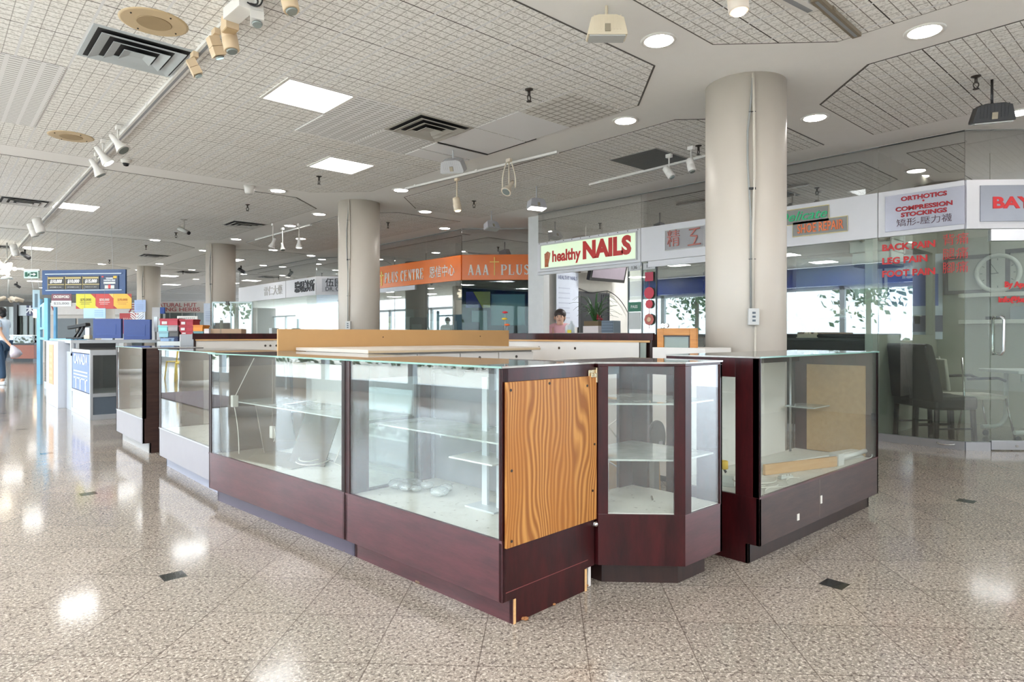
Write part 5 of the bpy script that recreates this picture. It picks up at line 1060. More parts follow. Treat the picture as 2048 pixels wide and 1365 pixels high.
# shoe boxes behind the third case
def sbox(px0, px1, py0, py1, Z, col, label, rz=0):
    t, W, Hh = facing('shoe_box', label, 'box', px0, px1, py0, py1, Z, M(*col, .5), .22, 'stacked shoe boxes', 'carton', rz); B('lid', (-.008, -.008, Hh*.72, W+.008, .228, Hh+.004), M(int(col[0]*.93), int(col[1]*.9), int(col[2]*.9), .5), t, .002)
    if col[0] > 150 and col[1] < 90: B('size_label', (W*.12, -.0102, Hh*.15, W*.42, -.0085, Hh*.6), M(220, 214, 212), t)
for a_ in [(321, 348, 677, 683, (150, 178, 214), 'pale blue shoe box at the bottom left of the stacks'), (337, 356, 674, 683, (28, 44, 86), 'navy shoe box at the bottom of the left stack'), (338, 356, 663, 673.5, (96, 94, 92), 'dark grey shoe box in the left stack'),
           (318, 336.5, 663, 675, (150, 196, 206), 'pale teal shoe box under the bright turquoise one'), (317, 334.5, 651.5, 662.5, (150, 224, 228), 'bright turquoise shoe box under the long red box'), (335.5, 355, 651.5, 662.5, (176, 168, 170), 'grey shoe box under the long red box'),
           (320, 355, 638, 651, (196, 62, 78), 'long red shoe box on top of the left stack'), (360, 386, 639.5, 651, (176, 40, 56), 'red shoe box on top of the middle stack'), (359, 386, 651.5, 663, (180, 44, 60), 'red shoe box in the middle of the middle stack'), (362, 386, 663.5, 669, (186, 50, 64), 'red shoe box at the bottom of the middle stack'),
           (386, 405, 651, 663, (236, 148, 50), 'orange shoe box on top of the right stack'), (387, 406, 663.5, 670, (120, 170, 176), 'teal shoe box under the orange one')]:
    sbox(*a_[:4], 10.4, *a_[4:])
bs_, _, _ = facing('box_shelf', 'white cabinet carrying the shoe box stacks', 'cabinet', 314, 408, 683.3, 770, 10.3, M(206, 210, 208, .5), .5, part='body'); BB('rail', [(0, -.005, -.02+.7*0, .75, 0, .02)], M(180, 184, 184), bs_)
_w = 26*10.0/F; x, y, z = P3(359, 669.5, 10.38); t = thing('white_carton', 'white carton under the middle red shoe boxes', 'box', (x, y, z-.17), RZ); B('body', (0, 0, 0, _w, .3, .168), M(222, 214, 212, .5), t, .003); B('grey_label', (.04, -.002, .01, _w-.04, 0, .07), M(130, 140, 136), t)
x, y, z = P3(387, 670.5, 10.38); t = thing('teal_stand', 'low white stand under the teal box', 'box', (x, y, z-.17), RZ); B('body', (0, 0, 0, .16, .3, .168), M(206, 206, 204, .5), t, .003); B('edge', (0, -.004, .15, .16, 0, .168), M(180, 180, 180), t)
t, W, Hh = facing('rack_panel', 'white slotted rack panel behind the red shoe boxes', 'rack', 354, 395, 632.5, 680, 10.9, M(228, 226, 218, .5), .02, part='frame_panel'); BB('dot_row', [(.03+.03*k, -.004, Hh*.9, .045+.03*k, 0, Hh*.93) for k in range(9)], M(90, 84, 80), t)
facing('blue_folder', 'royal blue folder standing at the foot of the far column', 'folder', 320, 329, 615, 628, 13.0, M(36, 74, 156, .5), .03, part='cover'); bf = COL.objects[-1].parent; B('stand', (.06, 0, -bf.location.z, .10, .03, 0), M_GREY, bf)
t, W, Hh = facing('notice_board', 'plain light grey board left of the blue folder', 'board', 304, 320, 615, 680, 13.1, M(206, 206, 208, .5), .03); B('stand', (W*.3, 0, -t.location.z, W*.7, .03, 0), M_GREY, t); t, W, Hh = facing('white_sign', 'narrow white sign strip right of the right navy board', 'sign', 307.5, 315, 634, 664, 11.5, M(232, 240, 246, .5), .02); B('foot', (.02, 0, -t.location.z, .04, .02, 0), M_GREY, t)
# cartons and a glass screen case behind the left cabinet
t = thing('long_carton', 'long brown cardboard carton on the left white-doored cabinet', 'box', P3(419, 667.6, 8.1), RZ+.1); B('carton', (0, 0, 0, .37, .2, .057), M(178, 148, 120, .6), t, .002); B('tape', (.12, -.0015, 0, .14, 0, .057), M(150, 128, 106), t)
t = thing('small_carton', 'small white box at the left end of the cabinet', 'box', P3(408, 667.6, 8.05), RZ); B('carton', (0, 0, 0, .06, .12, .058), M(222, 212, 208, .6), t, .002); B('flap', (.005, -.002, .04, .055, 0, .055), M(200, 190, 188), t)
x, y = LZ(445, 15.0); t = thing('screen_case', 'tall glass screen case standing behind the tan board and third column', 'glass case', (*LZ(424, 12.8), 0), RZ)
Wg = (505-424)*12.8*KZ/F
BB('metal_edge', [(0, 0, 1.76, Wg, .02, 1.79), (0, 0, 0, .02, .02, 1.76), (Wg*.45, 0, 0, Wg*.45+.02, .02, 1.76), (Wg-.02, 0, 0, Wg, .02, 1.76)], M(150, 160, 156, .3, .5), t)
B('glass_sheet', (0, .006, .9, Wg, .012, 1.76), M_SHOP, t); B('lower_panel', (0, .0, 0, Wg, .02, .9), M(206, 206, 202), t); B('wall_bracket', (Wg*.35, -.02, 1.73, Wg*.42, .02, 1.80), M(90, 88, 84), t)
# goods behind the clinic glass
rnd = random.Random(3)
def goods(x0, x1, y, z, n, cols, label, nm, sz=(.12, .3), hh=(.1, .3), grp=None):
    for k in range(n):
        x = x0+(x1-x0)*(k+.5)/n; c_ = cols[k % len(cols)]; w_ = rnd.uniform(*sz)*.5; h_ = rnd.uniform(*hh)
        t = thing(nm, label % ['first', 'second', 'third', 'fourth', 'fifth', 'sixth', 'seventh', 'eighth', 'ninth', 'tenth'][k % 10], nm.split('_')[-1], (x, y, z), RZ*.5, grp)
        B('carton', (-w_, -w_*.6, 0, w_, w_*.6, h_), M(*c_, .5), t, .003); B('label_panel', (-w_*.7, -w_*.6-.004, h_*.3, w_*.7, -w_*.6, h_*.7), M(min(255, c_[0]+40), min(255, c_[1]+40), min(255, c_[2]+40), .5), t)
for z_, lab in ((2.12, 'top'), (1.55, 'middle'), (1.18, 'lower')):
    t = thing('goods_shelf', '%s glass shelf inside the clinic corner window' % lab, 'shelf', (8.5, 16.1, 0)); B('board', (0, .0, z_-.03, 2.4, .5, z_-.01), M(176, 190, 186, .4), t); B('board_edge', (0, -.01, z_-.035, 2.4, .0, z_-.005), M_ALU, t)
goods(8.6, 10.6, 16.3, 2.115, 5, ((230, 138, 60), (206, 214, 232), (206, 214, 232)), '%s carton from the left on the top shelf of the clinic corner window', 'stacked_carton', (.3, .4), (.18, .3), 'cartons in the clinic window')
goods(8.6, 10.6, 16.3, 1.545, 6, ((60, 90, 70), (210, 220, 220)), '%s small box from the left on the middle shelf of the clinic window', 'medicine_box', (.1, .2), (.12, .2), 'boxes on the clinic middle shelf')
goods(8.6, 10.6, 16.3, 1.175, 6, ((120, 210, 206), (226, 230, 236), (90, 96, 150)), '%s pale box from the left on the lower shelf of the clinic window', 'medicine_box', (.1, .22), (.14, .3), 'boxes on the clinic lower shelf')
for k, (px, w_) in enumerate(((590, .16), (600, .18), (548, .2))):
    x, y = LZ(px, 19.6-k*.2); o = B('display_pillar', (-w_/2, -.1, 0, w_/2, .1, [1.5, 1.62, 1.35][k]), M(214, 222, 224, .4)); o.location = (x, y, 0); tag(o, ['white display pillar, left of two, in the clinic window', 'white display pillar, right of two, in the clinic window', 'white block behind the far clinic window'][k], 'pillar')
# bright opening at the back of the clinic: a lit window
o = B('window_4', (10.7, 19.0, .9, 10.75, 21.3, 2.2), EM(196, 224, 236, 1.1)); o['kind'] = 'structure'
# AAA interior
st(B('wall_shop', (8.6, 10.6, 0, 12.8, 10.65, CZ), M(34, 62, 52, .5)))  if False else None
dg = G('mirrored_green_wall'); x_, y_, z_, v_ = dg.xyz(); dg.fin(dg.mix(dg.ramp(dg.noise(v_, 9, 5, .7), .45, .7), srgb(10, 20, 18), srgb(30, 62, 44)), .6)  # dark green mottling imitates what the corner glass reflects
vw = vwall('wall_shop', (8.8, 11.6), (10.9, 9.5), 0, CZ, .05, dg.mat); vw['kind'] = 'structure'
t = thing('wall_screen', 'large pale blue screen behind the dark AAA corner glass', 'screen', (*LZ(982, 14.3), 0), RZ*.35+R(-30)*0)
t.rotation_euler = (0, 0, R(-45)); B('panel', (0, 0, 1.36, .72, .03, 2.02), M(122, 160, 176, .25), t, .004); BB('bezel', [(-.015, -.004, 1.345, 0, .03, 2.035), (.72, -.004, 1.345, .735, .03, 2.035), (0, -.004, 2.02, .72, .03, 2.035), (0, -.004, 1.345, .72, .03, 1.36)], M(80, 90, 92), t)
t = thing('wall_banner', 'purple and yellow triangular banner left of the screen behind AAA glass', 'banner', (*LZ(932, 13.9), 0)); t.rotation_euler = (0, 0, R(-45))
mt = Matrix(((1, 0, 0, 0), (0, 0, 1, 0), (0, 1, 0, 0), (0, 0, 0, 1)))
bm = bmesh.new(); prism(bm, [(0, 1.72), (.33, 1.72), (.14, 2.05), (0, 2.05)], 0, .02, mt); obj('purple_field', bm, M(70, 58, 140, .5), t); bm = bmesh.new(); prism(bm, [(.34, 1.72), (.50, 1.72), (.50, 2.05), (.15, 2.05)], 0, .02, mt); obj('yellow_field', bm, M(196, 180, 90, .5), t)
t = thing('partition_panel', 'pale blue partition panel behind the AAA corner glass', 'partition', (*LZ(930, 13.9), 0), R(-45)); B('panel', (.14, 0, 0, .46, .03, 1.66), M(130, 150, 160, .4), t); B('dark_inset', (.0, -.01, .0, .30, .0, 1.42), M(46, 30, 44, .5), t)
for k, (px, py, c_, lab) in enumerate(((1010, 624, (206, 46, 60), 'red'), (1009, 637, (240, 208, 60), 'yellow'), (1014, 649, (240, 110, 50), 'orange'))):
    x, y, z = P3(px, py, 7.55); t = thing('paper_flower', '%s paper flower on a thin stalk behind the tan board' % lab, 'flower', (x, y, 1.185)); t.location.z = 1.178
    LT('petals', [(.005, 0), (.035, .01), (.025, .022), (.004, .026)], M(*c_, .5), t, (0, 0, z-1.178-.02), 14); TB('stalk', [[(0, 0, 0), (.003, 0, z-1.178)]], .0025, M(190, 190, 186), t, 5); LT('heart', [(.006, .024), (.004, .03)], M(int(c_[0]*.8), int(c_[1]*.8), 40), t, (0, 0, z-1.178-.02), 10)
# AAA long window contents
goods(8.3, 8.6, 13.2, 0, 1, ((170, 186, 190),), '%s pale display block in the long AAA window', 'display_block', (.5, .6), (1.3, 1.4), None)
for k, (px, Z, z0, z1, w_, c_, lab) in enumerate([(810, 15.6, 0, 1.75, .6, (110, 118, 120), 'grey information stand in the long AAA window'), (800, 15.3, 0, 1.3, .5, (196, 206, 212), 'pale display table in the long AAA window'), (895, 14.2, 0, 1.45, .32, (226, 228, 226), 'white plinth with a round sculpture in the AAA window'), (838, 15.2, 0, 1.55, .35, (60, 70, 74), 'dark narrow stand in the long AAA window'), (775, 16.2, 0, 1.6, .5, (206, 196, 130), 'yellowish stand at the left of the long AAA window'), (875, 14.8, 0, 1.62, .4, (150, 170, 176), 'glass-topped pale case in the AAA window')]):
    x, y = LZ(px, Z); t = thing('display_stand', lab, 'display stand', (x, y, 0), R(-60)); B('body', (-w_/2, -.12, z0, w_/2, .12, z1), M(*c_, .4), t, .004); B('sheet', (-w_*.35, -.125, z1*.6, w_*.35, -.12, z1*.9), M(min(255, c_[0]+50), min(255, c_[1]+50), min(255, c_[2]+50), .5), t)
    if 'sculpture' in lab:
        bm = bmesh.new(); lathe(bm, [(.05, -.02), (.10, -.01), (.10, .01), (.05, .02), (.05, -.02)], 20, Matrix.Translation((0, 0, z1+.1)) @ Matrix.Rotation(R(90), 4, 'X'), False); obj('ring', bm, M(150, 150, 150, .3), t)
# --- nails salon contents
t = thing('reception_counter', 'white reception counter just inside the nails shop', 'counter', (7.86, 6.35, 0)); B('body', (0, 0, 0, .26, 1.25, 1.16), M(222, 220, 216, .4), t, .004); B('top', (-.02, -.02, 1.16, .28, 1.22, 1.19), M(206, 206, 204, .3), t)
pc = (8.0, yat(1190, 8.0), 1.19)
t = thing('potted_plant', 'spiky green plant in a white planter on the nails counter', 'plant', pc)
PR('planter', [(-.11, -.16), (.11, -.16), (.11, .16), (-.11, .16)], 0, .11, M(226, 216, 214, .5), t, .004); PR('pot_rim', [(-.10, -.15), (.10, -.15), (.10, .15), (-.10, .15)], .11, .19, M(110, 90, 62, .6), t, .003)
bm = bmesh.new(); rr = random.Random(11)
for k in range(34):
    a = rr.uniform(0, 6.28); L_ = rr.uniform(.25, .5); up_ = rr.uniform(.15, .58); dx, dy = math.cos(a), math.sin(a)
    pts = bez((dx*.02, dy*.02, .17), (dx*L_*.35, dy*L_*.35, .2+up_), (dx*L_, dy*L_, .2+up_*rr.uniform(.2, 1.0)), 8); prev_ = None
    for i, p in enumerate(pts):
        wd = .016*(1-(i/8)**2)+.001; n = Vector((-dy, dx, 0))*wd; cur = [bm.verts.new(p+n), bm.verts.new(p+Vector((0, 0, -.004))), bm.verts.new(p-n)]
        if prev_:
            bm.faces.new([prev_[0], prev_[1], cur[1], cur[0]]); bm.faces.new([prev_[1], prev_[2], cur[2], cur[1]])
        prev_ = cur
lv = obj('leaves', bm, M(62, 108, 58, .4, var=.25), t); bm = bmesh.new()
for k in range(7): ball(bm, (rr.uniform(-.05, .05), rr.uniform(-.12, -.02), .22+rr.uniform(0, .06)), .02, 8)
obj('blossom', bm, M(160, 34, 50, .5), t)
x, y = LZ(1147, 10.6); t = thing('hand_sanitiser', 'clear bottles with a yellow tag on the nails counter', 'bottles', (8.0, yat(1143, 8.0), 1.19)); LT('bottle', [(.05, 0), (.055, .12), (.02, .17), (.02, .20)], M(206, 216, 222, .1), t, seg=16); LT('bottle', [(.04, 0), (.045, .10), (.015, .15)], M(226, 228, 230, .1), t, (.0, .09, 0), 14); B('yellow_tag', (-.07, -.05, .0, -.06, .03, .05), M(230, 214, 70), t)
t = thing('drawer_organiser', 'blue grey plastic drawer stack right of the plant', 'organiser', (8.0, yat(1222, 8.0), 1.19)); B('body', (-.09, -.12, 0, .09, .12, .19), M(120, 136, 150, .4), t, .004); BB('drawer_front', [(-.095, -.11, .01+.045*k, -.09, .11, .045+.045*k) for k in range(4)], M(90, 104, 120, .4), t)
t = thing('television', 'black television tilted down under the nails shop ceiling', 'television', (9.75, 8.0, 2.2), R(0)); mt = Matrix.Rotation(R(14), 4, 'X'); B('casing', (-.62, -.05, -.02, .42, .03, .34), M_BLK, t, .008, mt); B('screen', (-.57, -.056, .04, .37, -.05, .30), M(136, 126, 136, .2), t, 0, mt); TB('bracket', [[(-.1, .02, .3), (-.1, .1, 1.02)]], .02, M_GREY, t)
t = thing('price_banner', 'white HEALTHY NAILS price banner hanging inside the shop', 'banner', (xat(1113, 8.15), 8.15, 1.3)); Wb = xat(1157, 8.15)-xat(1113, 8.15); B('cloth', (0, 0, 0, Wb, .01, 1.02), M(214, 222, 236, .6), t); textl('HEALTHY NAILS', .1, M(110, 120, 160), (Wb/2, -.004, .90), (1, 0, 0), t, wid=Wb*.85, ext=.001); BB('text_line', [(.06, -.003, .7-.09*k, Wb*.6, 0, .72-.09*k) for k in range(7)], M(190, 198, 216), t); B('hanging_bar', (-.05, -.01, 1.02, Wb+.05, .02, 1.05), M(120, 110, 104), t)
t = thing('dark_window', 'black framed dark window behind the plant in the nails shop', 'window', (xat(1159, 8.24), 8.23, 0)); Wb = xat(1216, 8.24)-xat(1159, 8.24); B('pane', (0, 0, 1.0, Wb, .02, 1.95), M(30, 34, 40, .2), t); BB('window_frame', [(-.03, -.01, .97, 0, .03, 1.98), (Wb, -.01, .97, Wb+.03, .03, 1.98), (0, -.01, 1.95, Wb, .03, 1.98), (Wb*.75, -.01, 1.0, Wb*.77, 0, 1.95)], M(60, 62, 66, .4), t)
t = thing('loose_cable', 'black cable drooping across the nails shop wall', 'cable', (0, 0, 0)); TB('cord', [[(xat(1150, 8.2), 8.2, 2.05), (xat(1180, 8.2), 8.2, 1.96), (xat(1215, 8.2), 8.2, 2.02)]+[tuple(p) for p in bez((xat(1215, 8.2), 8.2, 2.02), (xat(1240, 8.2), 8.2, 1.95), (xat(1256, 8.2), 8.2, 1.6), 6)]], .008, M_BLK, t); TB('cord_end', [[(xat(1215, 8.2), 8.2, 2.02), (xat(1210, 8.2), 8.2, 1.88)]], .006, M_BLK, t)
# neighbour shop goods seen through glass
t = thing('dark_shelving', 'dark slatted shelf wall in the shop with the neon characters', 'shelving', (9.3, YH+.1, 0), 0); bm = bmesh.new()
for k in range(13): box(bm, 0, 0, .4+.15*k, .03, 1.4, .52+.15*k)
obj('slats', bm, M(58, 56, 56, .5), t); B('back', (.03, 0, 0, .05, 1.45, 2.5), M(40, 40, 40), t)
for k in range(3):
    t_ = thing('white_slipper', ['left', 'middle', 'right'][k]+' white slipper on the dark slatted wall', 'slipper', (9.24, YH+.25+.16*k, 1.33+.02*k), R(-70)); bm = bmesh.new(); prism(bm, [(-.12, -.035), (.0, -.045), (.11, -.03), (.13, 0), (.11, .03), (0, .04), (-.12, .03)], 0, .025); obj('sole', bm, M(226, 220, 210, .6), t_, .01); bm = bmesh.new(); ball(bm, (.05, 0, .03), .045, 10, .7); obj('upper', bm, M(222, 214, 204, .6), t_)
t = thing('work_counter', 'dark counter inside the shoe repair shop', 'counter', (8.2, 2.80, 0)); B('body', (0, 0, 0, .5, 1.3, 1.09), M(44, 42, 42, .5), t, .004); B('top', (-.02, -.02, 1.09, .52, 1.37, 1.12), M(70, 70, 68, .4), t); B('back_machine', (.25, .1, 1.12, .5, 1.3, 1.36), M(32, 32, 34, .4), t, .01)
x = 8.3; t = thing('ornament', 'white branching coral ornament on the shoe repair counter', 'ornament', (x, yat(1612, x), 1.12), R(-60)); bm = bmesh.new(); box(bm, -.10, -.04, 0, .12, .04, .05); 
for k in range(9): a = rr.uniform(-.09, .14); tube(bm, bez((a, 0, .04), (a+rr.uniform(-.04, .04), 0, .12), (a+rr.uniform(-.09, .09), rr.uniform(-.03, .03), rr.uniform(.08, .2)), 5), .012, 6, .004)
obj('coral', bm, M(226, 212, 190, .6), t); B('plate', (-.11, -.05, 0, .13, .05, .012), M(214, 206, 190), t)
for k, px in enumerate((1608, 1627, 1650, 1668, 1700, 1735, 1758-8)):
    xx = 9.3; yy = yat(px, xx)
    if k == 0:
        t0c = thing('sun_hat', 'leftmost pale cap on the hat shelf in the shoe repair shop', 'cap', (xx, yy, 1.42), R(-50), 'pale caps on the hat shelf'); LT('crown', [(.10, 0), (.10, .05), (.07, .10), (.01, .125)], M(214, 206, 190, .7), t0c, seg=18); bm = bmesh.new(); prism(bm, [(-.09, -.05), (-.06, -.15), (0, -.18), (.06, -.15), (.09, -.05)], 0, .012); obj('peak', bm, M(222, 214, 200, .7), t0c)
    else: dup(t0c, (xx, yy, 1.42+.02*(k % 2)), R(-50+10*k), ['', 'second', 'third', 'fourth', 'fifth', 'sixth', 'seventh'][k]+' pale cap from the left on the hat shelf', 'pale caps on the hat shelf')
t = thing('hat_shelf', 'thin glass shelf carrying the pale caps', 'shelf', (9.13, 2.65, 0)); B('board', (0, 0, 1.395, .35, 1.5, 1.41), M_SHELF, t); BB('shelf_bracket', [(.15, .02, 1.30, .35, .03, 1.395), (.15, 1.46, 1.30, .35, 1.47, 1.395)], M_BLK, t)
t = thing('boxed_goods', 'stack of white boxes high in the shoe repair window corner', 'boxes', (8.25, 2.62, 2.0)); 
for k in range(3): B('carton', (0, .0, .14*k, .5-.06*(k == 0), .42+.03*k, .14*k+.13), M(206, 216, 212, .5), t, .003)
B('bracket_board', (0, 0, -.03, .45, .4, 0), M(120, 130, 128), t); BB('hanging_rod', [(.0, .0, 0, .02, .02, CZ-2.0)], M_GREY, t); BB('hanging_rod', [(.43, .0, 0, .45, .02, CZ-2.0)], M_GREY, t)
# --- far left of the mall
t, W, Hh = facing('herb_shop_front', 'beige far shop fascia reading NATURAL HUT SHENG HERBS', 'shop front', 288, 436, 603.5, 626, 30, M(206, 200, 194, .5), .3, part='fascia')
HR = M(172, 92, 92, .5); textl('NATURAL HUT', .24, HR, (W*.42, -.01, Hh*.68), (1, 0, 0), t, wid=1.9, ext=.004, bold=.004); textl('SHENG HERBS', .24, HR, (W*.44, -.01, Hh*.28), (1, 0, 0), t, wid=2.1, ext=.004, bold=.004)
bz = -t.location.z; B('glass_front', (0, .1, bz, W, .14, 0), M(110, 120, 118, .2), t); BB('mullion', [(k*.55, .05, bz, k*.55+.04, .1, 0) for k in range(6)], M(160, 164, 162), t)
t, W, Hh = facing('shop_front', 'grey far shop fascia with dark red characters behind the lottery kiosk', 'shop front', 82, 287, 606, 630, 28, M(200, 196, 194, .5), .3, part='fascia')
textl('小', .4, M(150, 50, 60), (.35, -.01, Hh*.5), (1, 0, 0), t, ext=.01, bold=.005); textl('月', .4, M(150, 50, 60), (W-.42, -.01, Hh*.5), (1, 0, 0), t, ext=.01, bold=.005)
bz = -t.location.z; B('shop_wall', (0, .1, bz, W, .14, 0), M(190, 184, 178, .6), t); BB('window_pane', [(.5, .06, bz+.9, 1.4, .1, -.15), (1.5, .06, bz+.9, 2.2, .1, -.15)], M(70, 76, 80, .3), t); B('door_panel', (2.6, .06, bz, 3.4, .1, -.1), M(206, 206, 204), t)
# passage at the very left
t, W, Hh = facing('shop_front', 'dark glazed shop with a navy sign at the far left', 'shop front', 28, 86, 611, 632, 33, M(196, 206, 214, .4), .3, part='fascia'); B('navy_sign', (W*.44, -.02, 0, W*.70, 0, Hh), M(26, 38, 84, .4), t); textl('木', .42, M(226, 230, 240), (W*.57, -.03, Hh*.5), (1, 0, 0), t, ext=.01, bold=.01)
bz = -t.location.z; B('lit_sign', (W*.72, -.12, -.1, W*.9, -.02, Hh+.3), EM(255, 226, 196, 1.0), t); B('glass_front', (0, .1, bz, W, .14, 0), M(120, 132, 126, .2), t); BB('mullion', [(k*.3, .05, bz, k*.3+.04, .1, 0) for k in range(5)], M(70, 72, 70), t); B('dark_pillar', (.05, -.1, bz, .22, .05, Hh+.1), M_BLK, t)
t, W, Hh = facing('shop_front', 'pale shop window bay at the far left edge behind the walking man', 'shop front', -60, 26, 614, 690, 34, M(186, 194, 196, .4), .3, part='glazed_wall'); BB('mullion', [(k*.62, -.05, 0, k*.62+.08, 0, Hh) for k in range(4)], M(120, 124, 122), t); B('plinth', (0, -.03, -.35, W, 0, 0), M(120, 118, 112), t)
def isl(px0, px1, Z, label, col):
    x, y = LZ(px0, Z); t = thing('display_island', label, 'display table', (x, y, 0), RZ); W = (px1-px0)*Z*KZ/F
    B('base', (.05, 0, .13, W, .8, .72), M(*col, .5), t, .005); B('plinth', (.12, .05, 0, W-.08, .75, .13), M_BLK, t); B('dark_top', (0, -.02, .72, W+.03, .82, .80), M_BLK, t)
    bm = bmesh.new(); r_ = random.Random(5)
    for k in range(40): ball(bm, (r_.uniform(.05, W), r_.uniform(.05, .7), .84+r_.uniform(0, .06)), r_.uniform(.04, .09), 6, .6)
    o = obj('dark_goods', bm, M(46, 42, 40, .6, var=.3), t); B('glass_guard', (0, .0, .80, W, .02, 1.16), glass('far_case_glass', (.86, .9, .88), .08, .1), t); BB('shelf_board', [(0, .25, 1.12, W, .7, 1.15)], M(196, 190, 182), t)
    bm = bmesh.new()
    for k in range(16): ball(bm, (r_.uniform(.05, W-.05), r_.uniform(.3, .6), .98+r_.uniform(-.02, .12)), r_.uniform(.05, .1), 6, .6)
    obj('light_goods', bm, M(60, 54, 50, .6), t); return t
isl(19, 68, 29.0, 'display table with a red-brown base in the far left aisle', (150, 88, 70)); isl(-40, 14, 30.5, 'dark display table partly behind the walking man', (70, 60, 54))
# darker lighting bulkhead at the far left and a hanging lamp cluster
x, y, z = P3(14, 528, 15); t = thing('glass_chandelier', 'glittering cluster lamp at the left edge below the track', 'lamp', (x, y, 2.72)); bm = bmesh.new(); r_ = random.Random(9)
for k in range(16): ball(bm, (r_.uniform(-.16, .16), r_.uniform(-.16, .16), r_.uniform(-.22, .12)), r_.uniform(.03, .06), 7)
obj('beads', bm, EM(255, 244, 224, 1.3), t); TB('rod', [[(0, 0, .1), (0, 0, CZ-2.72)]], .012, M_GREY, t); LT('shade', [(.12, -.32), (.09, -.27), (.03, -.25)], M(214, 222, 222, .3), t, seg=18)
x, y, z = P3(17, 590, 21); t = thing('spot_cluster', 'bunch of white spotlights hanging at the far left', 'lamp', (x, y, z)); 
for k in range(5): TB('lamp_head', [[(.14*math.cos(k*1.3), .14*math.sin(k*1.3), -.1), (.38*math.cos(k*1.3), .38*math.sin(k*1.3), -.18)]], .06, M(206, 196, 180, .4), t, 8)
TB('rod', [[(0, 0, -.1), (0, 0, CZ-z)]], .02, M_GREY, t)
# exit sign
t, W, Hh = facing('exit_sign', 'green running man exit sign with an arrow hanging at the left', 'exit sign', 47.5, 76.5, 541.5, 557, 13.5, M(206, 236, 226, .4), .05)
g_ = M(20, 92, 72, .5); B('green_field', (W*.08, -.006, Hh*.2, W*.26, 0, Hh*.8), g_, t); B('green_field', (W*.48, -.006, Hh*.2, W*.92, 0, Hh*.8), g_, t)
bm = bmesh.new(); mt = Matrix(((1, 0, 0, 0), (0, 0, -1, -.008), (0, 1, 0, 0), (0, 0, 0, 1))); prism(bm, [(W*.52, Hh*.44), (W*.70, Hh*.44), (W*.70, Hh*.30), (W*.87, Hh*.5), (W*.70, Hh*.70), (W*.70, Hh*.56), (W*.52, Hh*.56)], 0, .004, mt); obj('white_arrow', bm, M(236, 244, 240), t)
TB('running_man', [[(W*.36, -.008, Hh*.62), (W*.34, -.008, Hh*.45), (W*.40, -.008, Hh*.35), (W*.38, -.008, Hh*.24)], [(W*.34, -.008, Hh*.45), (W*.29, -.008, Hh*.3)], [(W*.29, -.008, Hh*.5), (W*.36, -.008, Hh*.6), (W*.43, -.008, Hh*.5)], [(W*.38, -.008, Hh*.68), (W*.385, -.008, Hh*.72)]], .006, g_, t, 6)
TB('hanger_rod', [[(W*.5, .02, Hh), (W*.5, .02, CZ-t.location.z)]], .008, M_WPL, t); B('mount_bar', (-W*.15, .0, Hh, W*1.1, .03, Hh+.03), M_WPL, t)
t, W, Hh = facing('hanging_placard', 'narrow two-sided placard hanging by cords over the blue frame', 'placard', 65, 77, 580, 619, 13.9, M(196, 222, 232, .4), .01, rz=.5); TB('cord', [[(W*.1, 0, Hh), (-.02, 0, Hh+.24)], [(W*.9, 0, Hh), (W*.8, 0, Hh+.24)]], .004, M(220, 224, 224), t, 5); bm = bmesh.new(); box(bm, W*.3, -.004, Hh*.1, W*.7, 0, Hh*.8); obj('print', bm, M(120, 140, 150, .5), t)
# yellow chairs by the windows (they appear mirrored in the third case)
def ychair(x, y, rz, lab):
    t = thing('yellow_chair', lab, 'chair', (x, y, 0), rz, 'yellow chairs by the windows'); Y_ = M(236, 206, 50, .35)
    B('seat', (-.22, -.22, .44, .22, .22, .47), Y_, t, .01); 
    for sx in (-1, 1):
        TB('leg', [[(sx*.2, -.2, .45), (sx*.22, -.26, 0)]], .018, Y_, t); TB('leg', [[(sx*.2, .2, .45), (sx*.22, .26, 0)]], .018, Y_, t); TB('back_post', [[(sx*.2, .2, .45), (sx*.17, .26, .9)]], .016, Y_, t)
    for k in range(3): TB('back_slat', [[(-.08+.08*k, .21, .46), (-.08+.08*k, .26, .86)]], .01, Y_, t)
    TB('back_rail', [[(-.17, .26, .88), (.17, .26, .88)]], .018, Y_, t)
ychair(-1.75, 17.5, .3, 'yellow metal chair by the windows, mirrored in the third showcase'); ychair(-1.9, 18.6, 2.8, 'second yellow metal chair by the windows'); ychair(-2.5, 14.8, 1.2, 'third yellow metal chair by the windows')
